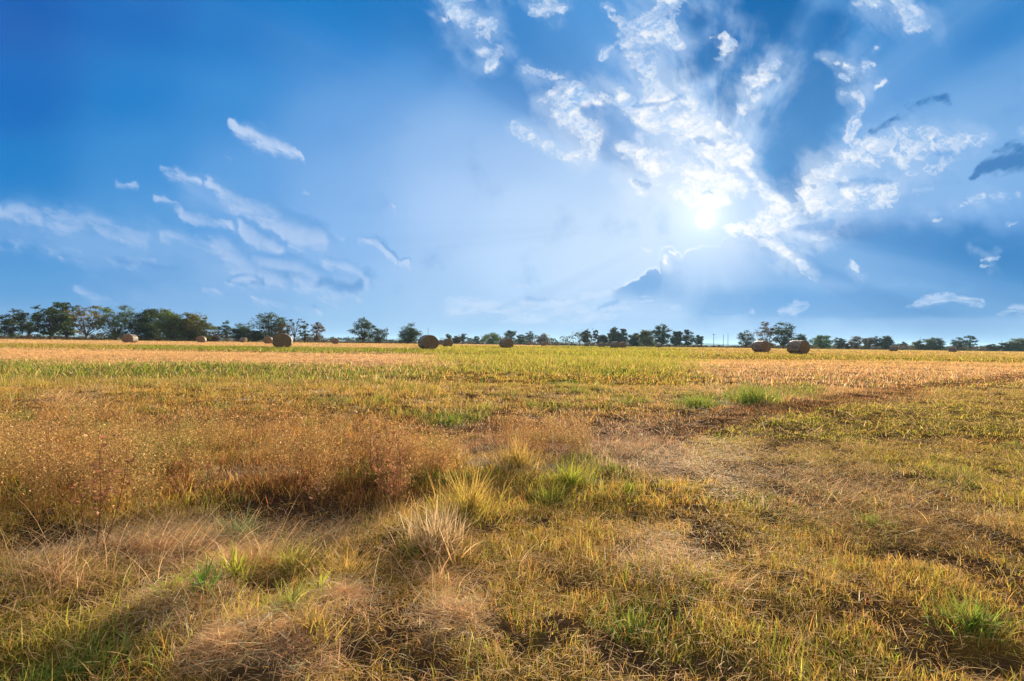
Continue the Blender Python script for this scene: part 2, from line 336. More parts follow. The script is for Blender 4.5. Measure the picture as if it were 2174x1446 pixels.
skyt = wn('ShaderNodeTexSky', sky_type='NISHITA', sun_disc=False)
skyt.sun_elevation = R(SUN_EL); skyt.sun_rotation = R(SUN_AZ)
skyt.dust_density = 0.0; skyt.air_density = 1.0; skyt.ozone_density = 3.0
elev = ramp(dz, 0.02, 0.52, 0, 1, 'LINEAR')
TK = 2 ** (0.3 - EXPO)
tint = mixc(elev, (.29 * TK, .55 * TK, 1.04 * TK, 1), (.0, .58 * TK, 1.18 * TK, 1))
col = mixc(1.0, skyt.outputs[0], tint, 'MULTIPLY')

# clouds and shafts of light ahead, worked out by direction
SKY_W = 1800
cC, cA, (U0, U1, V0, V1, NW, NH) = paint_sky()
cov = bpy.data.images.new('cloud_cover', NW, NH, alpha=True, float_buffer=True, is_data=True)
buf = np.ones((NH, NW, 4), np.float32)
buf[..., :3] = cC
cov.pixels.foreach_set(buf.ravel())
thin = bpy.data.images.new('cloud_thickness', NW, NH, alpha=True, float_buffer=True, is_data=True)
buf[..., :3] = cA[..., None]
thin.pixels.foreach_set(buf.ravel())
mp = V('MULTIPLY', V('SUBTRACT', P, (U0, V0, 0)), (1 / (U1 - U0), 1 / (V1 - V0), 0))
ic = wn('ShaderNodeTexImage', image=cov, extension='CLIP', interpolation='Linear'); put(ic.inputs[0], mp)
ia = wn('ShaderNodeTexImage', image=thin, extension='CLIP', interpolation='Linear'); put(ia.inputs[0], mp)
inv = M('SUBTRACT', 1.0, M('MULTIPLY', ia.outputs[0], front), clamp=True)
col = V('SCALE', col, scale=inv)
col = V('ADD', col, V('SCALE', V('SCALE', ic.outputs[0], scale=KE), scale=front))

# the glare of the sun in thin cloud
cosn = V('DOT_PRODUCT', D3, tuple(sd))
g1 = M('POWER', M('MAXIMUM', cosn, 0), 140)
g2 = M('POWER', M('MAXIMUM', cosn, 0), 900)
g3 = M('POWER', M('MAXIMUM', cosn, 0), 20000)
glare = M('ADD', M('MULTIPLY', g1, .07), M('ADD', M('MULTIPLY', g2, .15), M('MULTIPLY', g3, 3.0)))
col = mixc(1.0, col, V('SCALE', (KE, KE * .99, KE * .96), scale=glare), 'ADD')
# the sky behind and overhead: bright cumulus added out of view as fill light
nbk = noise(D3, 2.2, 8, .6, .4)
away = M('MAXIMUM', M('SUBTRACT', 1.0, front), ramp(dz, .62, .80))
back_fill = M('MULTIPLY', M('MULTIPLY', ramp(nbk, .40, .56), away), ramp(dz, 0.0, .12))
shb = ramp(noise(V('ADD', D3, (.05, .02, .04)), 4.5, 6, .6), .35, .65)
col = mixc(M('MULTIPLY', back_fill, .95), col, mixc(shb, (KE * .65, KE * .7, KE * .78, 1), (KE * 1.5, KE * 1.36, KE * 1.15, 1)))
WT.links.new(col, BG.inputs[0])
# ------------------------------------------------------------------ helpers
COL = scene.collection
rng = np.random.default_rng(11)
def tag(o, label=None, cat=None, group=None, kind=None):
    for k, v in (('label', label), ('category', cat), ('group', group), ('kind', kind)):
        if v: o[k] = v
    return o
def empty(name, loc, rz=0.0, size=1.0):
    o = bpy.data.objects.new(name, None)
    o.location = loc; o.rotation_euler = (0, 0, rz)
    COL.objects.link(o)
    return o
def mesh_obj(name, verts, faces, mat, parent=None, colors=None, smooth=False, fsize=None, mats=None, mat_idx=None):
    """verts (n,3); faces either (m,k) array or a flat loop list with fsize = corners per face"""
    me = bpy.data.meshes.new(name)
    verts = np.ascontiguousarray(verts, np.float32)
    if fsize is None:
        faces = np.asarray(faces, np.int32)
        k = faces.shape[1]; fsize = np.full(len(faces), k, np.int32); faces = faces.ravel()
    else:
        faces = np.asarray(faces, np.int32); fsize = np.asarray(fsize, np.int32)
    me.vertices.add(len(verts)); me.vertices.foreach_set('co', verts.ravel())
    me.loops.add(len(faces)); me.loops.foreach_set('vertex_index', faces)
    me.polygons.add(len(fsize))
    me.polygons.foreach_set('loop_start', np.concatenate([[0], np.cumsum(fsize)[:-1]]).astype(np.int32))
    if smooth: me.polygons.foreach_set('use_smooth', np.ones(len(fsize), bool))
    me.update(calc_edges=True)
    if colors is not None:
        ca = me.color_attributes.new('tone', 'FLOAT_COLOR', 'POINT')
        c4 = np.ones((len(verts), 4), np.float32); c4[:, :3] = colors
        ca.data.foreach_set('color', c4.ravel())
    if mat is not None: me.materials.append(mat)
    o = bpy.data.objects.new(name, me)
    COL.objects.link(o)
    if parent is not None: o.parent = parent
    return o

class MB:                                    # collects simple shapes for one mesh
    def __init__(s): s.v = []; s.f = []; s.k = []; s.n = 0
    def add(s, v, f):
        v = np.asarray(v, np.float32)
        for q in f:
            s.f.extend([i + s.n for i in q]); s.k.append(len(q))
        s.v.append(v); s.n += len(v)
    def tube(s, pts, rad, n=6, caps=True):
        pts = [Vector(p) for p in pts]; V_ = []; F = []
        for i, p in enumerate(pts):
            d = (pts[min(i + 1, len(pts) - 1)] - pts[max(i - 1, 0)]).normalized()
            a = d.cross(Vector((0.3, 0.1, 1)) if abs(d.z) < .9 else Vector((1, 0, 0.1))).normalized(); b = d.cross(a)
            for k in range(n):
                t = 2 * math.pi * k / n
                V_.append(tuple(p + (a * math.cos(t) + b * math.sin(t)) * rad[i]))
        for i in range(len(pts) - 1):
            for k in range(n):
                k2 = (k + 1) % n
                F.append((i * n + k, i * n + k2, (i + 1) * n + k2, (i + 1) * n + k))
        if caps:
            F.append(tuple(range(n - 1, -1, -1))); F.append(tuple((len(pts) - 1) * n + k for k in range(n)))
        s.add(V_, F)
    def box(s, c, d):
        x, y, z = c; a, b, h = d[0] / 2, d[1] / 2, d[2] / 2
        s.add([(x + i * a, y + j * b, z + k * h) for k in (-1, 1) for j in (-1, 1) for i in (-1, 1)],
              [(0, 2, 3, 1), (4, 5, 7, 6), (0, 1, 5, 4), (2, 6, 7, 3), (0, 4, 6, 2), (1, 3, 7, 5)])
    def build(s, name, mat, parent=None, smooth=True):
        return mesh_obj(name, np.concatenate(s.v), s.f, mat, parent, smooth=smooth, fsize=s.k)

# ------------------------------------------------------------------ materials
def mat_new(name):
    m = bpy.data.materials.new(name); m.use_nodes = True
    nt = m.node_tree; nt.nodes.clear()
    out = nt.nodes.new('ShaderNodeOutputMaterial')
    return m, nt, out
def blade_mat(name, trans=.45, gloss=.04, sat=1.0):
    m, nt, out = mat_new(name); N = nt.nodes.new; L = nt.links.new
    at = N('ShaderNodeAttribute'); at.attribute_name = 'tone'
    d = N('ShaderNodeBsdfDiffuse'); t = N('ShaderNodeBsdfTranslucent'); g = N('ShaderNodeBsdfGlossy'); g.inputs['Roughness'].default_value = .45
    g.inputs['Color'].default_value = (.9, .9, .85, 1)
    mx = N('ShaderNodeMixShader'); mx.inputs[0].default_value = trans
    m2 = N('ShaderNodeMixShader'); m2.inputs[0].default_value = gloss
    L(at.outputs['Color'], d.inputs[0]); L(at.outputs['Color'], t.inputs[0])
    L(d.outputs[0], mx.inputs[1]); L(t.outputs[0], mx.inputs[2]); L(mx.outputs[0], m2.inputs[1]); L(g.outputs[0], m2.inputs[2]); L(m2.outputs[0], out.inputs[0])
    return m
def rough_mat(name, c1, c2, scale=8.0, bump=.3, stretch=(1, 1, 1), rough=.9, c3=None, bscale=None):
    m, nt, out = mat_new(name); N = nt.nodes.new; L = nt.links.new
    tc = N('ShaderNodeTexCoord'); mp = N('ShaderNodeMapping'); mp.inputs['Scale'].default_value = stretch
    n1 = N('ShaderNodeTexNoise'); n1.inputs['Scale'].default_value = scale; n1.inputs['Detail'].default_value = 8; n1.inputs['Roughness'].default_value = .65
    cr = N('ShaderNodeValToRGB'); cr.color_ramp.elements[0].position = .36; cr.color_ramp.elements[1].position = .64
    cr.color_ramp.elements[0].color = (*c1, 1); cr.color_ramp.elements[1].color = (*c2, 1)
    if c3: e = cr.color_ramp.elements.new(.5); e.color = (*c3, 1)
    bs = N('ShaderNodeBsdfPrincipled'); bs.inputs['Roughness'].default_value = rough; bs.inputs['Specular IOR Level'].default_value = .15
    n2 = N('ShaderNodeTexNoise'); n2.inputs['Scale'].default_value = bscale or scale * 5; n2.inputs['Detail'].default_value = 5
    bp = N('ShaderNodeBump'); bp.inputs['Strength'].default_value = bump; bp.inputs['Distance'].default_value = .05
    L(tc.outputs['Object'], mp.inputs[0]); L(mp.outputs[0], n1.inputs['Vector']); L(mp.outputs[0], n2.inputs['Vector'])
    L(n1.outputs[0], cr.inputs[0]); L(cr.outputs[0], bs.inputs['Base Color']); L(n2.outputs[0], bp.inputs['Height']); L(bp.outputs[0], bs.inputs['Normal'])
    L(bs.outputs[0], out.inputs[0])
    return m
MAT_GRASS = blade_mat('grass_blade', .50, .012)
MAT_LEAF = blade_mat('tree_leaf', .44, .02)
MAT_WEED = blade_mat('weed_leaf', .35, .02)
MAT_BARK = rough_mat('bark', (.05, .037, .027), (.12, .095, .07), 3.0, .6, (1, 1, .3))
MAT_POLE = rough_mat('weathered_pole', (.06, .05, .042), (.13, .11, .09), 4.0, .3, (1, 1, .1))
MAT_POST = rough_mat('fence_wood', (.05, .042, .035), (.11, .09, .07), 6.0, .3, (1, 1, .2))
MAT_WIRE = rough_mat('wire', (.08, .075, .07), (.14, .12, .1), 6.0, .0, rough=.6)
def plain_mat(name, c):
    m, nt, out = mat_new(name); d = nt.nodes.new('ShaderNodeBsdfDiffuse'); n = nt.nodes.new('ShaderNodeTexNoise'); n.inputs['Scale'].default_value = 6
    mx = nt.nodes.new('ShaderNodeMix'); mx.data_type = 'RGBA'; mx.inputs[6].default_value = (*[x * .8 for x in c], 1); mx.inputs[7].default_value = (*[x * 1.2 for x in c], 1)
    nt.links.new(n.outputs[0], mx.inputs[0]); nt.links.new(mx.outputs[2], d.inputs[0]); nt.links.new(d.outputs[0], out.inputs[0]); return m
MAT_HILL = plain_mat('wooded_hill', (.035, .045, .025))

# ------------------------------------------------------------------ the field: where is what
PI = math.pi
CR3 = np.array(CAM_R.to_3x3())
def to_px(X, Y, Z=0.0):                      # ground point -> photo pixel, to read the plan of the field
    P_ = np.stack([X, Y, Z - CAM_H + 0 * X], -1) @ CR3
    zz = np.minimum(P_[..., 2], -.05)
    return CX + FPX * P_[..., 0] / -zz, CY - FPX * P_[..., 1] / -zz
def hor(px): return 714.7 + .0131 * px
def ground_at(px, py):
    d = ray(px, py); t = CAM_H / -d.z
    return d.x * t, d.y * t
def at_dist(px, Y):
    d = ray(px, hor(px)); return d.x / d.y * Y
def gblob(px, py, cx, cy, rx, ry, a=0.0):
    c, s = math.cos(R(a)), math.sin(R(a))
    x = (px - cx) * c - (py - cy) * s; y = (px - cx) * s + (py - cy) * c
    return sst(1.15, .45, np.hypot(x / rx, y / ry))
# tones are reflectances
T_STRAW = np.array((.66, .40, .18)); T_PINK = np.array((.64, .41, .26)); T_GOLD = np.array((.54, .33, .10)); T_OLIVE = np.array((.31, .27, .060))
T_GREEN = np.array((.20, .25, .03)); T_DEEP = np.array((.09, .16, .03)); T_RUST = np.array((.38, .165, .06)); T_BROWN = np.array((.30, .17, .08)); T_PALE = np.array((.68, .52, .33)); T_LIME = np.array((.36, .38, .05))
MOUNDS = [(400, 1300, 150, .07), (610, 1395, 150, .06), (960, 1330, 110, .045), (490, 1200, 90, .03), (1400, 1190, 120, .025), (730, 1290, 100, .035), (460, 1420, 100, .04), (1010, 1000, 90, .04), (130, 1200, 120, .03), (860, 1130, 110, .05),
          (1180, 1330, 80, .03), (1720, 1250, 130, .03), (1500, 1330, 130, .03)]
HOLLOWS = [(620, 1085, 230, .06), (110, 1130, 160, .05), (100, 1420, 160, .05), (300, 1345, 70, .04), (2080, 1385, 120, .06), (1900, 1165, 90, .03), (760, 1400, 45, .04), (560, 1250, 60, .03), (1140, 1060, 50, .03), (985, 1210, 40, .03)]
_MW = [(*ground_at(a, b), c / FPX * ground_at(a, b)[1], h) for a, b, c, h in MOUNDS]
_HW = [(*ground_at(a, b), c / FPX * ground_at(a, b)[1], h) for a, b, c, h in HOLLOWS]
def height(X, Y):
    X = np.asarray(X, np.float32); Y = np.asarray(Y, np.float32)
    r = np.hypot(X, Y)
    z = .030 * fbm(X, Y, 1.3, 3, .5, 3) * sst(.2, 1.5, r) + .06 * fbm(X, Y, 9.0, 2, .5, 5) * sst(4, 14, r) * (1 - sst(60, 200, r)) - .01
    near = r < 12
    if near.any():
        xx, yy_ = X[near], Y[near]
        zz = .020 * fbm(xx, yy_, .35, 3, .55, 8)
        for cx, cy, rr_, h in _MW: zz = zz + h * np.exp(-(np.hypot(xx - cx, (yy_ - cy) * .75) / rr_) ** 2 * 1.4)
        for cx, cy, rr_, h in _HW: zz = zz - h * np.exp(-(np.hypot((xx - cx), (yy_ - cy) * 1.3) / rr_) ** 2 * 1.4)
        z = z.copy(); z[near] += zz
    # the worn wheel track running off to the right
    tr = np.exp(-((Y - (2.2 + 1.05 * (X - .9))) / .5) ** 2) * sst(1.3, 2.2, X) * (1 - sst(15, 30, X))
    return z - .03 * tr

def zones(X, Y):
    """weights of the tones, blade height, share of lying straw, cover, at field points"""
    X = np.asarray(X, np.float32); Y = np.asarray(Y, np.float32)
    px, py = to_px(X, Y)
    behind = Y < .6
    px = np.where(behind, 1087 + 600 * fbm(X, Y, 3, 2), px); py = np.where(behind, 1300, py)
    w0 = py - hor(px)
    n1 = fbm(X, Y, .9, 4, .55, 21); n2 = fbm(X, Y, .28, 4, .55, 22); n3 = fbm(X, Y, 3.5, 3, .5, 23); n4 = fbm(X, Y, 14, 3, .5, 24)
    w = w0 * (1 + .16 * n3 + .10 * n1)
    pxn = px + 90 * n3 + 40 * n1 + 60 * n4
    z = np.zeros(X.shape + (10,), np.float32)      # straw pink gold olive green deep rust brown pale lime
    def A(i, v): z[..., i] += np.clip(v, 0, None)
    def band(a, b, s=.18): return sst(a * (1 - s), a * (1 + s), w) * (1 - sst(b * (1 - s), b * (1 + s), w))
    L_ = 1 - sst(820, 1000, pxn); R_ = sst(1380, 1560, pxn); C_ = np.clip(1 - L_ - R_, 0, 1)
    A(2, .25 + 0 * w)
    # left, far to near
    A(0, L_ * 3 * band(.1, 14)); A(3, L_ * 1.3 * band(.1, 6.5)); A(3, L_ * 2.2 * band(13, 24) * (1 - .7 * sst(220, 330, pxn))); A(4, L_ * 5 * band(14, 24.5) * sst(240, 330, pxn))
    A(0, L_ * 4 * band(24, 54)); A(1, L_ * 2.0 * band(26, 50) * sst(400, 800, pxn))
    gl = L_ * band(52, 88) * (1 - .5 * sst(450, 800, pxn))
    A(4, gl * 3.2 * sst(-.25, .25, n2 + .3)); A(5, gl * 2.0); A(0, L_ * 1.4 * band(52, 100)); A(2, L_ * 2.0 * band(88, 150)); A(3, L_ * 1.2 * band(80, 150)); A(8, L_ * .7 * band(95, 150) * sst(0, .3, n2))
    A(7, L_ * 1.6 * band(140, 330)); A(6, L_ * 2.0 * band(140, 330)); A(2, L_ * 1.0 * band(140, 330))
    # middle
    A(3, C_ * 3.0 * band(5, 62)); A(9, C_ * 1.5 * band(7, 60)); A(4, C_ * 1.8 * band(7, 60)); A(0, C_ * 2.5 * band(.1, 6)); A(4, C_ * 2.0 * band(20, 62) * sst(-.1, .3, n1)); A(0, C_ * 1.2 * band(24, 60))
    A(2, C_ * 2.0 * band(60, 160)); A(3, C_ * 1.4 * band(60, 160)); A(4, C_ * 2.6 * band(70, 160) * sst(.12, .34, n2)); A(1, C_ * 1.6 * band(90, 240)); A(6, C_ * 1.1 * band(120, 240))
    # right
    A(0, R_ * 1.6 * band(.1, 16)); A(3, R_ * 1.6 * band(.1, 16)); A(3, R_ * 2.2 * band(14, 30)); A(4, R_ * 2.2 * band(15, 28) * sst(-.2, .2, n3)); A(2, R_ * 1.2 * band(10, 40))
    A(0, R_ * 2.2 * band(28, 110)); A(1, R_ * 2.2 * band(28, 110)); A(2, R_ * 1.6 * band(28, 110)); A(6, R_ * 1.0 * band(50, 110))
    t1 = np.clip(gblob(px, py, 1900, 920, 440, 74, 3) + gblob(px, py, 2150, 870, 300, 70, 0) + .6 * gblob(px, py, 2120, 1010, 200, 60, 0), 0, 1.2)
    A(3, 4.5 * t1 * (.7 + n1)); A(9, 7.0 * t1 * (.6 + n1)); A(2, 2.6 * t1)
    A(8, 1.9 * gblob(px, py, 1330, 950, 170, 66, -10)); A(1, 2.8 * gblob(px, py, 1330, 950, 210, 70, -10)); A(6, 1.2 * gblob(px, py, 1330, 930, 160, 40, -10))
    t2 = gblob(px, py, 1850, 1060, 360, 90, -14) + gblob(px, py, 1640, 1010, 200, 60, -10)
    A(8, 1.5 * t2); A(7, 1.6 * t2); A(1, 1.0 * t2); A(2, 1.2 * t2)
    trk = np.exp(-((py - np.interp(px, [1380, 1500, 1650, 1800, 1950, 2174], [930, 905, 872, 843, 824, 800]) + 8 * n3) / np.interp(px, [1380, 1600, 2174], [22, 13, 5])) ** 2) * sst(1360, 1460, px)
    A(7, 11 * trk); A(6, 4 * trk); A(8, 1.5 * trk * sst(0, .3, n2))
    # patches of every size through the middle distance
    n5 = fbm(X, Y, .55, 3, .55, 25); n6 = fbm(X * .6, Y, 1.6, 3, .5, 26)
    mid = band(60, 330)
    A(5, mid * 3.4 * sst(.22, .42, n5)); A(4, mid * 2.6 * sst(.12, .4, n5 + .3 * n6)); A(8, mid * 2.6 * sst(.16, .4, -n5)); A(7, mid * 2.4 * sst(.1, .4, -n6)); A(3, mid * 1.5 * sst(0, .4, n6))
    # the near ground
    F = sst(300, 380, w)
    A(2, F * 1.5 + 0 * w); A(3, F * 1.2); A(9, F * 1.3 * sst(-.1, .35, n1)); A(4, F * 1.5 * sst(.05, .35, n2 - n1 * .3)); A(5, F * 1.2 * sst(.25, .45, n2 + n1 * .3)); A(1, F * .8 * sst(.0, .35, -n1)); A(8, F * .5 * sst(.05, .3, -n2))
    yl = sst(250, 350, w) * gblob(px, py, 1500, 1150, 560, 230)
    A(2, 1.7 * yl); A(3, 1.2 * yl); A(9, 1.6 * yl * sst(-.1, .3, n2))
    A(8, 2.4 * gblob(px, py, 420, 1130, 420, 60, 4)); A(1, 1.8 * gblob(px, py, 420, 1140, 440, 70, 4))
    for cx, cy, rr_, h in MOUNDS[:3] + MOUNDS[4:7]:
        q = gblob(px, py, cx, cy, rr_, rr_ * .6); A(8, 4 * q); A(0, 3 * q); A(1, 1 * q)
    A(3, 2.4 * gblob(px, py, 170, 1310, 330, 110)); A(9, 1.4 * gblob(px, py, 200, 1280, 300, 110)); A(4, 1.5 * gblob(px, py, 170, 1400, 300, 60))
    A(2, 2.6 * gblob(px, py, 1450, 1110, 120, 60)); A(0, 1.4 * gblob(px, py, 1250, 1200, 180, 60))
    A(5, 2.5 * gblob(px, py, 1370, 1310, 130, 50) ); A(4, 2.5 * gblob(px, py, 1380, 1230, 110, 36)); A(4, 2.2 * gblob(px, py, 1850, 1090, 120, 30, -20)); A(4, 2.0 * gblob(px, py, 1650, 1080, 130, 34, -20))
    A(9, 1.6 * gblob(px, py, 1100, 1360, 160, 80)); A(4, 1.8 * gblob(px, py, 1650, 1380, 400, 60)); A(2, 1.2 * gblob(px, py, 1900, 1330, 220, 60))
    for cx, cy, rx_, ry_ in [(180, 906, 70, 13), (30, 886, 50, 13), (395, 905, 30, 8), (460, 862, 40, 7), (700, 852, 60, 10), (950, 888, 70, 13), (1000, 880, 50, 12), (1480, 848, 60, 20), (1600, 836, 70, 22), (1700, 828, 60, 18),
                             (1240, 830, 60, 8), (1340, 850, 50, 8), (1170, 860, 60, 9), (1200, 812, 50, 6), (1290, 790, 60, 5), (1340, 735, 200, 4)]:
        q = gblob(px, py, cx + 12 * n2, cy + 6 * n2, rx_, ry_); A(5, 4.5 * q); A(4, 4 * q)
    z *= np.exp(.9 * fbm(X, Y, .16, 2, .5, 31))[..., None] * 0 + 1
    z = z ** 1.25
    wts = z / z.sum(-1, keepdims=True)
    h = .055 + .02 * n1 + .03 * (wts[..., 4] + wts[..., 5]) + .02 * wts[..., 3]
    h = h + .05 * L_ * band(52, 100) + .05 * C_ * band(12, 62) + .03 * R_ * band(50, 110) + .05 * sst(150, 200, w) * L_ * (1 - sst(330, 400, w))
    h = h * (1 - .28 * band(45, 330)) * (1 - .5 * np.clip(t1 + t2, 0, 1)) * (1 - .30 * F)
    h = h * (1 - .5 * trk)
    lit = .22 + .45 * (wts[..., 0] + wts[..., 8] + wts[..., 1]) + .2 * np.clip(t2, 0, 1) + .25 * np.clip(t1, 0, 1)
    h = h * (1 - .35 * sst(.05, .4, -n5) + .35 * sst(.1, .45, n5))
    cover = sst(-.40, .08, n2 + .35 * n1 + .25 * fbm(X, Y, .10, 2, .5, 33))
    for cx, cy, rr_, hh in HOLLOWS:
        cover = cover * (1 - .93 * gblob(px, py, cx + 20 * n2, cy, rr_, rr_ * .28))
    return wts, np.clip(h, .02, .2), np.clip(lit, 0, .85), cover, w
TONES = np.stack([T_STRAW, T_PINK, T_GOLD, T_OLIVE, T_GREEN, T_DEEP, T_RUST, T_BROWN, T_PALE, T_LIME]).astype(np.float32) * np.array([(1.0, 1.0, 1.0), (1.0, 1.0, .98), (1.04, 1, .78), (1.02, 1, .72), (1, 1, .75), (1, 1, .8), (1, 1, .85), (1, 1, .9), (1, 1, .95), (1.02, 1, .72)], np.float32)

# ------------------------------------------------------------------ ground: one sheet to the horizon
def build_ground():
    rs = np.concatenate([[.25], np.geomspace(.45, 12, 300)[1:], np.geomspace(12, 6200, 185)[1:]])
    th = np.concatenate([np.linspace(-58, 58, 620), np.linspace(58, 302, 100)[1:-1]])
    Rr, Th = np.meshgrid(rs, np.radians(th), indexing='ij')
    X = (Rr * np.sin(Th)).astype(np.float32); Y = (Rr * np.cos(Th)).astype(np.float32)
    Z = height(X, Y)
    wts, h, lit, cover, w = zones(X, Y)
    c = wts @ TONES
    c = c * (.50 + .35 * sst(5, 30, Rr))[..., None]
    soil = np.array((.062, .038, .022), np.float32)
    thatch = (wts[..., 0] + wts[..., 1] + wts[..., 8]) * (.3 + .7 * cover)
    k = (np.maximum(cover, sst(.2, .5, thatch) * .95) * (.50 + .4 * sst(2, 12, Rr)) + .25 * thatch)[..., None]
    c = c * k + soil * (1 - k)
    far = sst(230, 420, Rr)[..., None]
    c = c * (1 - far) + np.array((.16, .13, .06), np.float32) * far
    nr, nt_ = X.shape
    i = np.arange(nr - 1)[:, None]; j = np.arange(nt_)[None, :]; j2 = (j + 1) % nt_
    f = np.stack([i * nt_ + j, i * nt_ + j2, (i + 1) * nt_ + j2, (i + 1) * nt_ + j], -1).reshape(-1, 4)
    v = np.stack([X, Y, Z], -1).reshape(-1, 3)
    v = np.concatenate([v, [[0, 0, float(height(np.array([0.]), np.array([0.]))[0])]]]); cc = np.concatenate([c.reshape(-1, 3), [[.2, .13, .06]]])
    fl = list(f[:, ::-1].ravel()); ks = [4] * len(f)
    for a in range(nt_): fl += [len(v) - 1, (a + 1) % nt_, a]; ks.append(3)
    m, nt, out = mat_new('field_soil_and_thatch'); N = nt.nodes.new; L = nt.links.new
    at = N('ShaderNodeAttribute'); at.attribute_name = 'tone'
    tc = N('ShaderNodeTexCoord')
    n1 = N('ShaderNodeTexNoise'); n1.inputs['Scale'].default_value = 38; n1.inputs['Detail'].default_value = 8; n1.inputs['Roughness'].default_value = .7
    n2 = N('ShaderNodeTexNoise'); n2.inputs['Scale'].default_value = .6; n2.inputs['Detail'].default_value = 9; n2.inputs['Roughness'].default_value = .7
    mr = N('ShaderNodeMapRange'); mr.inputs[1].default_value = .3; mr.inputs[2].default_value = .7; mr.inputs[3].default_value = .55; mr.inputs[4].default_value = 1.5
    mr2 = N('ShaderNodeMapRange'); mr2.inputs[1].default_value = .3; mr2.inputs[2].default_value = .7; mr2.inputs[3].default_value = .7; mr2.inputs[4].default_value = 1.3
    mu = N('ShaderNodeMath'); mu.operation = 'MULTIPLY'
    vm = N('ShaderNodeVectorMath'); vm.operation = 'SCALE'
    bs = N('ShaderNodeBsdfDiffuse'); bs.inputs['Roughness'].default_value = .8
    bp = N('ShaderNodeBump'); bp.inputs['Strength'].default_value = .8; bp.inputs['Distance'].default_value = .03
    L(tc.outputs['Object'], n1.inputs['Vector']); L(tc.outputs['Object'], n2.inputs['Vector']); L(n1.outputs[0], mr.inputs[0]); L(n2.outputs[0], mr2.inputs[0])
    L(mr.outputs[0], mu.inputs[0]); L(mr2.outputs[0], mu.inputs[1]); L(at.outputs['Color'], vm.inputs[0]); L(mu.outputs[0], vm.inputs['Scale'])
    L(vm.outputs[0], bs.inputs[0]); L(n1.outputs[0], bp.inputs['Height']); L(bp.outputs[0], bs.inputs['Normal']); L(bs.outputs[0], out.inputs[0])
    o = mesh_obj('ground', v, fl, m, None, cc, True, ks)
    tag(o, kind='structure')
build_ground()

def build_hills():
    # low wooded rises far off, blue with distance
    for (y0, hh, seed) in ((5000, 44, 1), (3600, 14, 2)):
        n = 240; xs = np.linspace(-6100, 6100, n)
        ys = y0 + 500 * fbm(xs.astype(np.float32), xs.astype(np.float32) * 0 + seed * 7, 3000, 3)
        hz = hh * (.55 + .9 * fbm(xs.astype(np.float32), xs.astype(np.float32) * 0 + seed, 2600, 5, .5, seed)).clip(.12, 2)
        prof = [(-500, 0), (-250, .5), (0, 1), (250, .6), (600, 0)]
        v = np.array([(x, y + dy, z * k - 3) for dy, k in prof for x, y, z in zip(xs, ys, hz)])
        f = [(a * n + b, a * n + b + 1, (a + 1) * n + b + 1, (a + 1) * n + b) for a in range(4) for b in range(n - 1)]
        tag(mesh_obj('hills', v, f, MAT_HILL, None, smooth=True), kind='structure')
build_hills()

# ------------------------------------------------------------------ blades of grass
def ribbons(root, az, L, th0, th1, wid, col, tip, nseg, twist=None):
    """n curved tapering ribbons; returns verts, loops, sizes, colours"""
    n = len(L)
    dh = np.stack([np.sin(az), np.cos(az), 0 * az], -1)
    sa = az + (twist if twist is not None else 0)
    sd_ = np.stack([np.cos(sa), -np.sin(sa), 0 * az], -1)
    p = root.copy(); rows = []; cs = []
    for s in range(nseg + 1):
        t = s / nseg
        wv = wid * (1 - t ** 1.6) * (.75 if s == 0 else 1)
        if s == nseg: rows.append(p[:, None, :]); cs.append((col * (1 - t) + tip * t)[:, None, :])
        else:
            rows.append(np.stack([p - sd_ * wv[:, None] / 2, p + sd_ * wv[:, None] / 2], 1)); cc = col * (1 - t) + tip * t; cs.append(np.stack([cc, cc], 1))
            th = th0 + (th1 - th0) * (t + .5 / nseg)
            p = p + (dh * np.sin(th)[:, None] + np.array([0, 0, 1.0]) * np.cos(th)[:, None]) * (L / nseg)[:, None]
            p[:, 2] = np.maximum(p[:, 2], root[:, 2] + .001)
    vv = np.concatenate(rows, 1); cc = np.concatenate(cs, 1); k = vv.shape[1]
    base = (np.arange(n) * k)[:, None]
    loops = []; sizes = []
    pat = []
    for s in range(nseg - 1): pat += [2 * s, 2 * s + 1, 2 * s + 3, 2 * s + 2]; sizes.append(4)
    pat += [2 * (nseg - 1), 2 * (nseg - 1) + 1, 2 * nseg]; sizes.append(3)
    return vv.reshape(-1, 3).astype(np.float32), (base + np.array(pat)[None]).ravel().astype(np.int32), np.tile(np.array(sizes, np.int32), n), cc.reshape(-1, 3).astype(np.float32)

def join(parts):
    V_ = []; F = []; K = []; C_ = []; n = 0
    for v, f, k, c in parts:
        V_.append(v); F.append(f + n); K.append(k); C_.append(c); n += len(v)
    return np.concatenate(V_), np.concatenate(F), np.concatenate(K), np.concatenate(C_)

QUAL = 1.0
def scatter(y0, y1, dens):
    A_ = 1.14 * (y1 * y1 - y0 * y0) + 1.8 * (y1 - y0)
    n = int(A_ * dens * QUAL)
    u = rng.random(n)
    # Y with area growing like (1.14 Y + .9)
    Yv = np.sqrt(y0 * y0 + u * (y1 * y1 - y0 * y0)); Xv = (rng.random(n) * 2 - 1) * (1.14 * Yv + .9)
    return Xv.astype(np.float32), Yv.astype(np.float32)

def pick(wts, r):
    cs = np.cumsum(wts, -1)
    return (r[:, None] > cs).sum(-1).clip(0, 9)

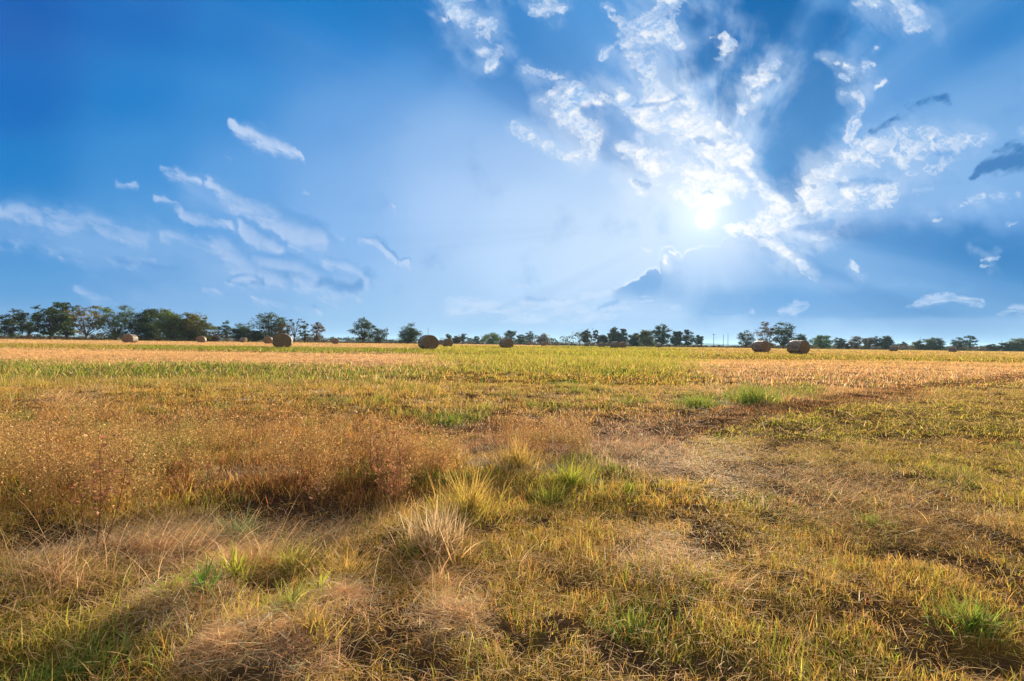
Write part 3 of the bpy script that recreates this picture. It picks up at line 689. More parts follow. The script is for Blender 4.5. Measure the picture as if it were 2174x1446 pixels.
def grass_layer(y0, y1, dens, wid, nseg, hmul=1.0, lying=None):
    X, Y = scatter(y0, y1, dens)
    wts, h, lit, cover, w = zones(X, Y)
    n = len(X)
    keep = rng.random(n) < (.06 + .94 * cover)
    if lying is not None: keep = rng.random(n) < lit * 1.4 * (.35 + .65 * cover)
    else: keep &= rng.random(n) < 1 - .75 * sst(.5, .85, wts[..., 8] + wts[..., 1])
    X, Y, wts, h, lit = X[keep], Y[keep], wts[keep], h[keep], lit[keep]; n = len(X)
    idx = pick(wts, rng.random(n))
    col = TONES[idx] * np.exp(rng.normal(0, .30, (n, 1))) * np.exp(rng.normal(0, .09, (n, 3)))
    green = np.isin(idx, (3, 4, 5, 9))
    z = height(X, Y)
    r = np.hypot(X, Y)
    clump = fbm(X, Y, .11, 2, .5, 41) + .6 * fbm(X, Y, .45, 2, .5, 42)
    if lying is None:
        L = h * np.exp(rng.normal(0, .30, n)) * (1 + .8 * clump).clip(.35, 2.2) * hmul
        az = rng.random(n) * 2 * PI
        th0 = np.abs(rng.normal(.25, .28, n)); th1 = th0 + np.abs(rng.normal(.75, .5, n))
        dry = rng.random(n) < lit * .7
        th0 = np.where(dry, th0 + .6, th0); th1 = np.where(dry, th1 + .6, th1)
        root = np.stack([X, Y, z - .004], -1)
    else:
        L = (.05 + .11 * rng.random(n) ** 1.5) * hmul
        az = rng.normal(0, .9, n) + 1.35 + PI * (rng.random(n) < .5) + 1.2 * fbm(X, Y, .5, 2, .5, 51)
        th0 = rng.normal(1.28, .22, n); th1 = th0 + rng.normal(.45, .3, n)
        root = np.stack([X, Y, z + .004 + .03 * rng.random(n) ** 2 * (1 + np.minimum(r, 20) * .05)], -1)
        dryc = np.isin(idx, (3, 4, 5, 9)); col[dryc] = (TONES[2] * .5 + TONES[8] * .5) * np.exp(rng.normal(0, .22, (dryc.sum(), 1)))
    wd = wid * np.exp(rng.normal(0, .3, n)) * np.where(green, 1.15, .85)
    tip = np.where(green[:, None] & (rng.random(n) < .35)[:, None], col * .5 + TONES[0] * .5, col * 1.08)
    return ribbons(root, az, L, th0, th1, wd, np.clip(col, 0, .8), np.clip(tip, 0, .85), nseg, rng.normal(0, .6, n))

def long_grass():
    # long dead stems bowed over and combed to one side
    R_ = []
    for cx, cy, rx_, ry_, n, L0, dirn in [(330, 1160, 420, 46, 1500, .13, 1.2), (120, 1230, 220, 50, 600, .13, 1.9), (700, 1120, 200, 40, 450, .10, 1.4), (930, 1230, 130, 60, 450, .11, 2.2), (560, 1190, 260, 50, 600, .10, 1.6),
                                         (130, 850, 200, 30, 600, .18, 1.3), (1350, 950, 200, 50, 500, .10, 1.5), (1800, 1060, 330, 70, 600, .08, 1.9), (1100, 1190, 200, 60, 260, .08, 1.8), (1540, 1240, 160, 50, 200, .08, 2.1)] + [(cx, cy, rr_ * .95, rr_ * .55, int(14 * rr_), .028, None) for cx, cy, rr_, hh in MOUNDS[:7]]:
        a = rng.random(n) * 2 * PI; q = np.abs(rng.normal(0, .6, n)) * (1 + .35 * np.sin(3 * a + cx))
        px = cx + np.cos(a) * q * rx_; py = cy + np.sin(a) * q * ry_
        d = np.stack([(px - CX) / FPX, -(py - CY) / FPX, -np.ones(n)], -1) @ CR3.T
        X = d[:, 0] * CAM_H / -d[:, 2]; Y = d[:, 1] * CAM_H / -d[:, 2]
        mat_ = dirn is None
        az = rng.random(n) * 2 * PI if mat_ else dirn + rng.normal(0, .55, n) + PI * (rng.random(n) < .22)
        th0 = rng.normal(1.35, .22, n) if mat_ else np.abs(rng.normal(.85, .35, n)); th1 = th0 + rng.normal(.3 if mat_ else .95, .3, n)
        col = (T_PALE[None] * .25 + T_STRAW[None] * .7) * np.exp(rng.normal(0, .24, (n, 1))) * np.exp(rng.normal(0, .05, (n, 3)))
        R_.append((np.stack([X, Y, height(X, Y) + (.012 * rng.random(n) if mat_ else .003)], -1), az, L0 * np.exp(rng.normal(0, .35, n)), th0, th1, np.maximum(.0017, .0009 * Y) * np.exp(rng.normal(0, .25, n)), col))
    c = [np.concatenate([r[i] for r in R_]) for i in range(7)]
    return ribbons(c[0], c[1], c[2], c[3], c[4], c[5], np.clip(c[6], 0, .8), np.clip(c[6] * 1.1, 0, .85), 5, rng.normal(0, .6, len(c[1])))
def build_grass():
    a = [grass_layer(.62, 2.2, 25000, .0018, 3, .72), grass_layer(2.2, 4.0, 12000, .0027, 3, .9), grass_layer(4.0, 9, 2600, .0052, 2), grass_layer(9, 28, 330, .014, 2, 1.15), grass_layer(28, 75, 26, .045, 1, 1.6), grass_layer(75, 200, 5, .13, 1, 2.0)]
    o = mesh_obj('grass', *(lambda v, f, k, c: (v, f, MAT_GRASS, None, c, False, k))(*join(a)))
    tag(o, 'short dry and green grass covering the mown field', 'grass', kind='stuff')
    b = [grass_layer(.62, 2.2, 24000, .0017, 3, .50, 1), grass_layer(2.2, 4.0, 9000, .0026, 2, .7, 1), grass_layer(4.0, 9, 1300, .0045, 2, 1.2, 1), grass_layer(9, 28, 130, .012, 1, 2.0, 1), grass_layer(28, 75, 10, .04, 1, 4.0, 1)]
    b.append(long_grass())
    o = mesh_obj('straw', *(lambda v, f, k, c: (v, f, MAT_GRASS, None, c, False, k))(*join(b)))
    tag(o, 'loose pale straw lying flat on the mown field', 'straw', kind='stuff')
build_grass()
# ------------------------------------------------------------------ hay bales
def net_mat():
    m, nt, out = mat_new('bale_net_wrap'); N = nt.nodes.new; L = nt.links.new
    tc = N('ShaderNodeTexCoord')
    mp = N('ShaderNodeMapping'); mp.inputs['Scale'].default_value = (1, .25, 1)
    n1 = N('ShaderNodeTexNoise'); n1.inputs['Scale'].default_value = 7; n1.inputs['Detail'].default_value = 9; n1.inputs['Roughness'].default_value = .7
    mp2 = N('ShaderNodeMapping'); mp2.inputs['Scale'].default_value = (1.0, 5, 1.0)
    n3 = N('ShaderNodeTexNoise'); n3.inputs['Scale'].default_value = 3.0; n3.inputs['Detail'].default_value = 4
    cr = N('ShaderNodeValToRGB'); e = cr.color_ramp.elements; e[0].position = .38; e[0].color = (.075, .06, .05, 1); e[1].position = .62; e[1].color = (.24, .205, .175, 1)
    c2 = N('ShaderNodeValToRGB'); e = c2.color_ramp.elements; e[0].position = .42; e[0].color = (.55, .57, .62, 1); e[1].position = .6; e[1].color = (1.1, 1.05, 1.0, 1)
    mx = N('ShaderNodeMix'); mx.data_type = 'RGBA'; mx.blend_type = 'MULTIPLY'; mx.inputs[0].default_value = .8
    bs = N('ShaderNodeBsdfPrincipled'); bs.inputs['Roughness'].default_value = .62; bs.inputs['Specular IOR Level'].default_value = .3
    bp = N('ShaderNodeBump'); bp.inputs['Strength'].default_value = .7; bp.inputs['Distance'].default_value = .04
    L(tc.outputs['Object'], mp.inputs[0]); L(mp.outputs[0], n1.inputs['Vector']); L(tc.outputs['Object'], mp2.inputs[0]); L(mp2.outputs[0], n3.inputs['Vector'])
    L(n1.outputs[0], cr.inputs[0]); L(n3.outputs[0], c2.inputs[0]); L(cr.outputs[0], mx.inputs[6]); L(c2.outputs[0], mx.inputs[7]); L(mx.outputs[2], bs.inputs['Base Color'])
    L(n1.outputs[0], bp.inputs['Height']); L(bp.outputs[0], bs.inputs['Normal']); L(bs.outputs[0], out.inputs[0])
    return m
def end_mat():
    m, nt, out = mat_new('bale_end_hay'); N = nt.nodes.new; L = nt.links.new
    tc = N('ShaderNodeTexCoord'); sp = N('ShaderNodeSeparateXYZ'); cb = N('ShaderNodeCombineXYZ')
    # rolled layers: long thin noise round the middle of the end
    sub = N('ShaderNodeVectorMath'); sub.operation = 'SUBTRACT'; sub.inputs[1].default_value = (0, 0, .78)
    nw = N('ShaderNodeTexNoise'); nw.inputs['Scale'].default_value = 2.6; nw.inputs['Detail'].default_value = 4
    wv = N('ShaderNodeTexWave'); wv.wave_type = 'RINGS'; wv.rings_direction = 'Y'; wv.inputs['Scale'].default_value = 3.1; wv.inputs['Distortion'].default_value = 7; wv.inputs['Detail'].default_value = 6; wv.inputs['Detail Scale'].default_value = 1.6; wv.inputs['Detail Roughness'].default_value = .7
    n1 = N('ShaderNodeTexNoise'); n1.inputs['Scale'].default_value = 16; n1.inputs['Detail'].default_value = 8; n1.inputs['Roughness'].default_value = .75
    ad = N('ShaderNodeMath'); ad.operation = 'MULTIPLY_ADD'; ad.inputs[1].default_value = .30
    cr = N('ShaderNodeValToRGB'); e = cr.color_ramp.elements; e[0].position = .40; e[0].color = (.055, .037, .025, 1); e[1].position = .82; e[1].color = (.27, .195, .13, 1); q = cr.color_ramp.elements.new(.6); q.color = (.13, .088, .058, 1)
    bs = N('ShaderNodeBsdfDiffuse')
    bp = N('ShaderNodeBump'); bp.inputs['Strength'].default_value = 1; bp.inputs['Distance'].default_value = .06
    L(tc.outputs['Object'], sub.inputs[0]); L(sub.outputs[0], wv.inputs['Vector']); L(tc.outputs['Object'], n1.inputs['Vector'])
    L(wv.outputs['Fac'], ad.inputs[0]); L(n1.outputs[0], ad.inputs[2]); L(ad.outputs[0], cr.inputs[0]); L(cr.outputs[0], bs.inputs[0])
    L(ad.outputs[0], bp.inputs['Height']); L(bp.outputs[0], bs.inputs['Normal']); L(bs.outputs[0], out.inputs[0])
    return m
MAT_NET, MAT_END = net_mat(), end_mat()
BALE_H, BALE_W, BALE_L = 1.55, 1.86, 1.5
def bale_radius(t, seed):
    """outline of a sagging round bale; t from +x anticlockwise, centre at .78 above the ground"""
    c, s = math.cos(t), math.sin(t)
    r = 1 / math.sqrt((c / (BALE_W / 2)) ** 2 + (s / (BALE_H / 2 + .0)) ** 2)
    if s < -.2: r = r * (1 + .10 * (1 - abs(s)))          # sags outwards low down
    if s < 0: r = min(r, .745 / max(-s, 1e-6))            # flat underneath
    return r * (1 + .012 * math.sin(3 * t + seed) + .010 * math.sin(7 * t + 2 * seed))
def make_bale(seed, skew=0.0):
    root = empty('hay_bale', (0, 0, 0))
    rnd = random.Random(seed)
    NA, NL = 64, 22
    v = []; f = []
    for j in range(NL + 1):
        y = -BALE_L / 2 + BALE_L * j / NL
        ed = min(j, NL - j); k = (.93, .975, .992)[ed] if ed < 3 else 1.0
        for i in range(NA):
            t = 2 * PI * i / NA
            r = bale_radius(t, seed) * k * (1 + .009 * math.sin(y * 16 + seed + 2 * math.sin(t * 3)) + rnd.uniform(-.004, .004))
            yy_ = y * (1 + rnd.uniform(-.006, .006))
            v.append((r * math.cos(t) + skew * r * math.sin(t) * .5, yy_, max(.76 + r * math.sin(t), .0)))
    for j in range(NL):
        for i in range(NA):
            i2 = (i + 1) % NA
            f.append((j * NA + i, (j + 1) * NA + i, (j + 1) * NA + i2, j * NA + i2))
    mesh_obj('wrapping', v, f, MAT_NET, root, smooth=True)
    for s in (-1, 1):
        v = [(0, s * (BALE_L / 2 + .035), .78)]; f = []
        NR = 14
        for q in range(1, NR + 1):
            for i in range(NA):
                t = 2 * PI * i / NA; r = bale_radius(t, seed) * .965 * q / NR
                bulge = .035 * (1 - (q / NR) ** 3) - (.02 if q == NR else 0) + rnd.uniform(-.010, .010) + .008 * math.sin(q * 2.2 + t)
                v.append((r * math.cos(t) + skew * r * math.sin(t) * .5, s * (BALE_L / 2 + bulge), max(.76 + r * math.sin(t), .002)))
        for i in range(NA): f.append([0, 1 + (i + 1) % NA, 1 + i][::s])
        for q in range(NR - 1):
            for i in range(NA):
                i2 = (i + 1) % NA; f.append([1 + q * NA + i, 1 + q * NA + i2, 1 + (q + 1) * NA + i2, 1 + (q + 1) * NA + i][::s])
        for q in range(40):                        # loose wisps standing off the end
            t = rnd.uniform(0, 2 * PI); r = bale_radius(t, seed) * math.sqrt(rnd.random()) * .93
            x, z = r * math.cos(t), max(.76 + r * math.sin(t), .04)
            L_ = rnd.uniform(.05, .16); a = rnd.uniform(0, 2 * PI); n0 = len(v)
            x2, z2 = x + math.cos(a) * L_, max(z + math.sin(a) * L_ - .03, .01)
            y0 = s * (BALE_L / 2); y1 = s * (BALE_L / 2 + rnd.uniform(.03, .08))
            v += [(x, y0, z - .004), (x, y0, z + .004), (x2, y1, z2)]; f.append([n0, n0 + 1, n0 + 2])
        fl = [x for q in f for x in q]; ks = [len(q) for q in f]
        mesh_obj('end_face', v, fl, MAT_END, root, smooth=True, fsize=ks)
    return root
def copy_tree(o, parent=None):
    c = o.copy(); COL.objects.link(c)
    if parent is not None: c.parent = parent
    for ch in list(o.children): copy_tree(ch, c)
    return c
protos = [make_bale(3), make_bale(8, .12), make_bale(14, -.14)]
used = [False] * 3
# photo x of the middle, height in photo pixels, turn of the end face to the right of the view, label
BALES = [
    (600, 31.5, -4, 'large round bale seen end on, left of centre, in front of a smaller bale', 'near'),
    (570, 15.2, -14, 'small round bale half hidden behind the left edge of the large end-on bale', 'far'),
    (909, 31, 19, 'large brown round bale near the middle with grey wrapping showing on its left side', 'near'),
    (950, 17.4, 12, 'mid-sized round bale just to the right of the large central bale', 'far'),
    (936, 11, 20, 'tiny bale peeping out between the large central bale and the one right of it', 'far'),
    (1075, 20.8, 30, 'dark round bale in green grass with its dark wrapping turned to the left', 'near'),
    (276, 19, -32, 'pale-sided round bale in front of the dense green trees at the left', 'far'),
    (428, 13.6, -14, 'small brown bale in front of the brown dead brush', 'far'),
    (517, 10.9, 62, 'small bale with a sunlit orange end and dark blue side', 'far'),
    (712, 12.7, 0, 'small round bale alone between the bare tree and the double-crowned tree', 'far'),
    (1616, 24.5, 49, 'large dark sideways bale below the tall right-hand trees, left of a bigger one', 'near'),
    (1695, 29.5, 56, 'biggest bale on the right, dark net wrap and brown end, on green grass', 'near'),
    (1122, 7.0, 75, 'tiny dark bale just right of the dark central bale', 'far'),
    (1134, 6.0, 60, 'second tiny dark bale right of the dark central bale, touching the first', 'far'),
    (1154, 9.0, 48, 'small dark bale, leftmost of three spread in the straw right of centre', 'far'),
    (1166, 6.0, 10, 'tiny bale tucked behind the right side of a small dark one', 'far'),
    (1183, 7.8, 76, 'small dark bale standing alone on pale straw right of centre', 'far'),
    (1203, 4.6, 80, 'faint far bale at the field edge below the hazy wood, left one of two', 'far'),
    (1213, 4.4, 85, 'faint far bale at the field edge below the hazy wood, right one of two', 'far'),
    (1246, 8.6, 70, 'small dark bale under the tree with a leaning top', 'far'),
    (1258, 7.4, 40, 'smaller bale touching the right side of the bale under the leaning tree', 'far'),
    (1277, 10.5, 66, 'dark sideways bale just left of the pair that overlap', 'far'),
    (1289, 8.0, 50, 'small bale showing between two larger dark bales right of centre', 'far'),
    (1305, 13.8, 52, 'larger front bale of the overlapping pair right of centre', 'far'),
    (1321, 12.5, 20, 'rear bale of the overlapping pair with its round end showing', 'far'),
    (1399, 9.7, 84, 'squat dark bale standing alone below the tallest tree of the middle row', 'far'),
    (1484, 6.4, 80, 'flat dark bale beyond the right end of the middle row of trees', 'far'),
    (1561, 4.6, 80, 'tiny far bale between the utility poles and the right-hand tall trees', 'far'),
    (1577, 6.0, 82, 'small dark bale at the field edge left of the two large right-hand bales', 'far'),
    (1591, 7.0, 80, 'bale mostly hidden behind the left side of a large sideways bale', 'far'),
    (1640, 5.6, 80, 'sliver of a far bale behind the right side of the left large bale', 'far'),
    (1651, 6.0, 84, 'small far bale in the gap between the two large right-hand bales', 'far'),
    (1853, 7.2, 84, 'far grey bale, left one of a side-by-side pair at the right', 'far'),
    (1867, 7.4, 84, 'far grey bale, right one of a side-by-side pair at the right', 'far'),
    (1897, 12.6, 80, 'dark sideways bale right of the side-by-side grey pair', 'far'),
    (1916, 6.4, 70, 'small grey bale behind the right edge of a dark sideways bale', 'far'),
    (2023, 12.7, 84, 'dark barrel-like bale alone near the right side of the field', 'far'),
    (2082, 6.4, 5, 'dark rounded bale against the brown brush, farthest right of all', 'far'),
]
for i, (px, hpx, a, lab, gr) in enumerate(BALES):
    Y = BALE_H * FPX / hpx
    X = at_dist(px, Y)
    k = i % 3
    if px in (600, 909, 1075, 1695): k = 0 if px != 1695 else 2
    o = protos[k] if not used[k] else copy_tree(protos[k])
    used[k] = True
    # end face points at the camera, turned by a
    view = math.atan2(X, Y)                      # clockwise from +Y
    fa = view + PI - R(a)                        # heading of the end face, clockwise from +Y
    z = float(height(np.array([X]), np.array([Y]))[0])
    o.location = (X, Y, z - .04)
    o.rotation_euler = (0, 0, -fa)
    tag(o, lab, 'hay bale', 'round hay bales lying in the field')

# ------------------------------------------------------------------ trees
def make_tree(X, Y, H, W, kind, hue, seed, label, group, lean=0.0):
    rnd = np.random.default_rng(seed)
    root = empty('tree', (X, Y, float(height(np.array([X]), np.array([Y]))[0]) - .1), rnd.random() * 6.28 * 0)
    tag(root, label, 'tree', group)
    low = dict(spread=.10, dense=.0, airy=.12, dead=.20, bush=.0, tuft=.25)[kind]
    cz = (low + 1.0) / 2 * H; rz_ = (1 - low) / 2 * H
    K = dict(spread=28, dense=36, airy=21, dead=0, bush=24, tuft=12)[kind]
    lobes = []
    tries = 0
    while len(lobes) < K and tries < 4000:
        tries += 1
        q = rnd.normal(0, 1, 3); q = q / np.linalg.norm(q) * rnd.random() ** .40
        p = np.array([q[0] * W * .43, q[1] * W * .40, cz + q[2] * rz_ * .84])
        if p[2] < cz: p[0] *= .92
        if rnd.random() < .2: p[2] = rnd.uniform(.12, .45) * H
        p[2] -= .13 * H * (p[0] / (W * .5)) ** 2 * (1 if kind != 'tuft' else .2)
        p[2] = max(p[2], H * .09)
        p[0] += lean * (p[2] / H) * W * .4
        if p[2] < low * H * .9: continue
        r = W * rnd.uniform(.12, .21) * (1.15 if kind in ('dense', 'bush') else 1.0)
        r = min(r, H * .22)
        if all(np.linalg.norm(p - l[0]) > (.55 if kind in ('dense', 'bush') else .8) * (r + l[1]) * .7 for l in lobes): lobes.append((p, r))
    m = MB()
    fork = H * max(low * .8, .06) + .2
    tr = H * (.030 if kind == 'spread' else .021)
    fx = lean * W * .08
    m.tube([(0, 0, -.2), (tr * rnd.normal(0, .6), 0, fork * .5), (fx, 0, fork)], [tr * 1.5, tr * 1.05, tr * .9], 7)
    ends = [l[0] for l in lobes]
    if kind == 'dead':
        for q in range(15):
            a = rnd.random() * 6.28; e = np.array([math.cos(a) * W * rnd.uniform(.1, .5), math.sin(a) * W * .3, H * rnd.uniform(.72, 1.0)]); ends.append(e)
            for u in range(7):
                t = rnd.uniform(.4, .95); b = np.array([fx, 0, fork]) * (1 - t) + e * t; d = rnd.normal(0, 1, 3) * np.array([.09 * W, .09 * W, .05 * H]) + np.array([0, 0, H * .09])
                m.tube([b, b + d * .6, b + d], [tr * .13, tr * .09, .02], 3, False)
    for e in ends:
        s0 = np.array([fx, 0, fork]) if rnd.random() < .7 else np.array([fx, 0, fork * .8]); mid = s0 * .5 + e * .5 + np.array([rnd.normal(0, .05) * W, rnd.normal(0, .05) * W, .04 * H * rnd.normal()])
        m.tube([s0, s0 * .7 + mid * .3 + np.array([0, 0, .02 * H]), mid, e], [tr * .55, tr * .42, tr * .28, tr * .10], 5, False)
    for p, r in lobes:
        for q in range(6):
            d = rnd.normal(0, 1, 3); d /= np.linalg.norm(d)
            m.tube([p, p + d * r * .6 + np.array([0, 0, .1 * r]), p + d * r * 1.1], [tr * .11, tr * .07, .015], 3, False)
    m.build('trunk', MAT_BARK, root)
    # crown
    den = dict(spread=.85, dense=1.4, airy=.52, dead=.05, bush=1.5, tuft=1.1)[kind]
    base = {'dark': (.038, .064, .017), 'green': (.085, .125, .020), 'olive': (.135, .125, .022), 'brown': (.10, .068, .024), 'grey': (.050, .066, .026), 'rust': (.13, .075, .035)}[hue]
    pts = []; tones = []
    if kind == 'dead':
        lobes = [(e, W * .06) for e in ends]
    lsz = max(.12, .016 * H) * (1.25 if Y > 240 else 1.0)
    for p, r in lobes:
        nsub = max(4, int(14 * den))
        tl = rnd.normal(0, .18)
        for s in range(nsub):
            d = rnd.normal(0, 1, 3); d /= np.linalg.norm(d); d *= rnd.uniform(.25, 1.15)
            c = p + d * np.array([r, r, r * .62])
            n = int(24 * rnd.uniform(.5, 1.4) * (1 if den > .4 else .8))
            pp = c + rnd.normal(0, 1, (n, 3)) * np.array([.24, .24, .13]) * r
            pts.append(pp); tones.append(np.full(n, tl + rnd.normal(0, .16)))
    if pts:
        P_ = np.concatenate(pts); T_ = np.concatenate(tones); n = len(P_)
        P_[:, 2] = np.maximum(P_[:, 2], .15)
        a = rnd.normal(0, 1, (n, 3)); a[:, 2] *= .6; a /= np.linalg.norm(a, axis=1)[:, None]
        b = np.cross(a, rnd.normal(0, 1, (n, 3))); b /= np.linalg.norm(b, axis=1)[:, None]
        s = (lsz * np.exp(rnd.normal(0, .35, n)))[:, None]
        v = np.stack([P_ - a * s, P_ - b * s * .5, P_ + a * s, P_ + b * s * .5], 1).reshape(-1, 3)
        hv = np.array([1 + rnd.normal(0, .10), 1, 1 + rnd.normal(0, .1)]); col = np.array(base) * hv * np.exp(T_[:, None] + rnd.normal(0, .16, (n, 1))) * np.exp(rnd.normal(0, .05, (n, 3)))
        mesh_obj('crown', v, np.arange(4 * n).reshape(-1, 4), MAT_LEAF, root, np.repeat(np.clip(col, 0, .5), 4, 0))
    return root
# photo x, photo y of the top, width in photo pixels, distance, habit, colour, label
GL, GM, GR_ = 'trees along the left edge of the field', 'trees along the middle of the far edge', 'trees along the right edge of the field'
TREES = [
    (24, 658, 46, 168, 'spread', 'dark', 'dark green tree, leftmost in the photo, behind the wire fence', GL, 0),
    (62, 647, 44, 172, 'airy', 'dark', 'airy open-crowned tree second from the left edge', GL, 0),
    (106, 638, 64, 166, 'spread', 'dark', 'tall dark tree with a thick leaning trunk in the left group', GL, .5),
    (141, 636, 48, 172, 'spread', 'dark', 'tall flat-topped tree, highest crown of the left group', GL, 0),
    (182, 645, 62, 166, 'airy', 'olive', 'wide brownish airy tree at the right end of the leftmost group', GL, .2),
    (246, 650, 76, 170, 'spread', 'green', 'broad green tree right of the first gap in the left trees', GL, .2),
    (313, 655, 62, 174, 'dense', 'dark', 'dense dark green tree behind the pale-sided bale', GL, 0),
    (362, 655, 62, 168, 'dense', 'green', 'dense yellow-green tree right of the dark one behind the bale', GL, 0),
    (402, 663, 50, 170, 'dense', 'olive', 'rounded olive tree near the right end of the dense left clump', GL, 0),
    (433, 674, 36, 168, 'spread', 'olive', 'small olive tree sloping down at the end of the dense left clump', GL, .3),
    (458, 691, 28, 190, 'airy', 'grey', 'low thin tree behind the brown dead brush', GL, 0),
    (481, 679, 28, 190, 'airy', 'dark', 'slim tree with a pointed top right of the dead brush', GL, 0),
    (510, 685, 42, 184, 'dense', 'dark', 'dense dark rounded tree above the sunlit bale', GL, 0),
    (544, 700, 30, 182, 'bush', 'dark', 'low black-green bush tree left of the large open oak', GL, 0),
    (574, 662, 68, 184, 'spread', 'dark', 'large open-crowned oak behind the large end-on bale', GL, 0),
    (601, 684, 34, 180, 'spread', 'brown', 'brownish tree just above the large end-on bale', GL, 0),
    (625, 679, 32, 188, 'dead', 'grey', 'bare dead tree with upright branches right of the large bale', GL, 0),
    (646, 682, 26, 186, 'airy', 'grey', 'thin half-bare tree right of the dead tree', GL, 0),
    (669, 682, 32, 186, 'airy', 'brown', 'sparse brownish tree at the right end of the left trees', GL, .5),
    (771, 675, 50, 200, 'spread', 'dark', 'tall open crown of the double tree standing alone left of centre', GM, 0),
    (803, 694, 34, 198, 'spread', 'dark', 'lower right crown of the double tree standing alone left of centre', GM, .3),
    (869, 688, 42, 205, 'dense', 'dark', 'solitary dark tree with a knob-like top left of the central bale', GM, .2),
    (953, 709, 15, 300, 'tuft', 'dark', 'tiny round-headed tree above the mid-sized central bale', GM, 0),
    (969, 712, 18, 310, 'bush', 'brown', 'low brown bushy tree right of the tiny round-headed one', GM, 0),
    (983, 705, 15, 310, 'airy', 'dark', 'slender tree with a ragged pointed top right of the central bales', GM, 0),
    (1011, 712, 15, 330, 'airy', 'dark', 'small lone tree in the gap left of the dark dome-shaped tree', GM, 0),
    (1046, 705, 50, 310, 'bush', 'green', 'dark dome-shaped tree left of the dark central bale', GM, 0),
    (1084, 698, 26, 305, 'tuft', 'dark', 'ragged two-headed tree above the dark central bale', GM, 0),
    (1105, 707, 20, 310, 'spread', 'dark', 'short rounded tree right of the ragged two-headed tree', GM, 0),
    (1126, 702, 28, 305, 'airy', 'dark', 'fan-shaped open tree right of the dark central bale', GM, 0),
    (1148, 708, 28, 305, 'spread', 'brown', 'low sloping tree ending the group right of the dark central bale', GM, .5),
    (1243, 699, 24, 290, 'spread', 'dark', 'tree with dark crown left of the leaning wispy top', GM, 0),
    (1262, 697, 14, 292, 'tuft', 'dark', 'thin tree with a leaning wispy top right of the hazy wood', GM, .6),
    (1279, 710, 24, 300, 'dense', 'grey', 'low grey-green tree behind the row of small bales', GM, 0),
    (1303, 697, 30, 296, 'dense', 'grey', 'broad grey-green tree above the overlapping pair of bales', GM, 0),
    (1322, 696, 22, 298, 'spread', 'grey', 'ragged-topped tree beside the broad grey-green one', GM, 0),
    (1347, 706, 24, 300, 'dense', 'grey', 'low dense tree right of the ragged-topped tree', GM, 0),
    (1371, 700, 32, 292, 'dense', 'olive', 'olive bushy tree left of the tallest tree of the middle row', GM, 0),
    (1405, 689, 42, 286, 'spread', 'dark', 'tallest tree of the middle row, above a lone squat bale', GM, 0),
    (1437, 701, 25, 290, 'dense', 'dark', 'tree with two small peaks right of the tallest middle tree', GM, 0),
    (1460, 700, 28, 290, 'spread', 'dark', 'rounded tree second from the right end of the middle row', GM, 0),
    (1482, 708, 20, 290, 'spread', 'dark', 'small tree at the right end of the middle row before the poles', GM, .3),
    (1584, 703, 38, 236, 'spread', 'grey', 'lower left tree of the tall right-hand clump', GR_, 0),
    (1624, 683, 46, 232, 'airy', 'brown', 'airy brownish tall tree above the left large bale', GR_, 0),
    (1664, 684, 48, 230, 'spread', 'dark', 'dense tall tree between the two large right-hand bales', GR_, 0),
    (1696, 709, 26, 232, 'dense', 'dark', 'low tree directly above the biggest right-hand bale', GR_, .3),
    (1746, 710, 52, 260, 'bush', 'green', 'wide dark dome of a tree right of the biggest bale', GR_, 0),
    (1781, 716, 22, 260, 'spread', 'dark', 'small tree at the right flank of the wide dark dome', GR_, .3),
    (1798, 728, 9, 262, 'bush', 'brown', 'tiny round bush alone between two groups at the right', GR_, 0),
    (1817, 714, 30, 262, 'spread', 'brown', 'open brownish tree right of the tiny round bush', GR_, 0),
    (1845, 714, 24, 264, 'spread', 'brown', 'first tree of the flat-topped row above the side-by-side bales', GR_, 0),
    (1863, 714, 18, 264, 'spread', 'dark', 'middle tree of the flat-topped row above the side-by-side bales', GR_, 0),
    (1884, 714, 26, 262, 'dense', 'dark', 'last and densest tree of the flat-topped row at the right', GR_, 0),
    (1919, 726, 12, 290, 'spread', 'dark', 'very small far tree right of the flat-topped row', GR_, 0),
    (1954, 723, 28, 262, 'bush', 'olive', 'low left shoulder of the mound-like trees at the right', GR_, 0),
    (1982, 717, 44, 258, 'dense', 'dark', 'flattened dome tree left of the barrel-like bale', GR_, 0),
    (2032, 717, 30, 256, 'spread', 'dark', 'wedge-shaped tree behind the barrel-like bale', GR_, .4),
    (2060, 710, 20, 256, 'airy', 'dark', 'taller ragged tree right of the wedge-shaped one', GR_, 0),
    (2108, 731, 22, 270, 'bush', 'dark', 'low dark bush between the ragged tree and the right edge', GR_, 0),
    (2140, 725, 28, 255, 'bush', 'dark', 'low spreading tree second from the right edge', GR_, 0),
    (2166, 718, 40, 252, 'dense', 'green', 'dark green tree cut by the right edge of the photo', GR_, 0),
]
for i, (px, py, wpx, Y, kind, hue, lab, gr, lean) in enumerate(TREES):
    H = CAM_H + (hor(px) - py) / FPX * Y
    make_tree(at_dist(px, Y), Y, H * 1.07, max(wpx / FPX * Y * 1.08, 2.0), kind, hue, 100 + i, lab, gr, lean)

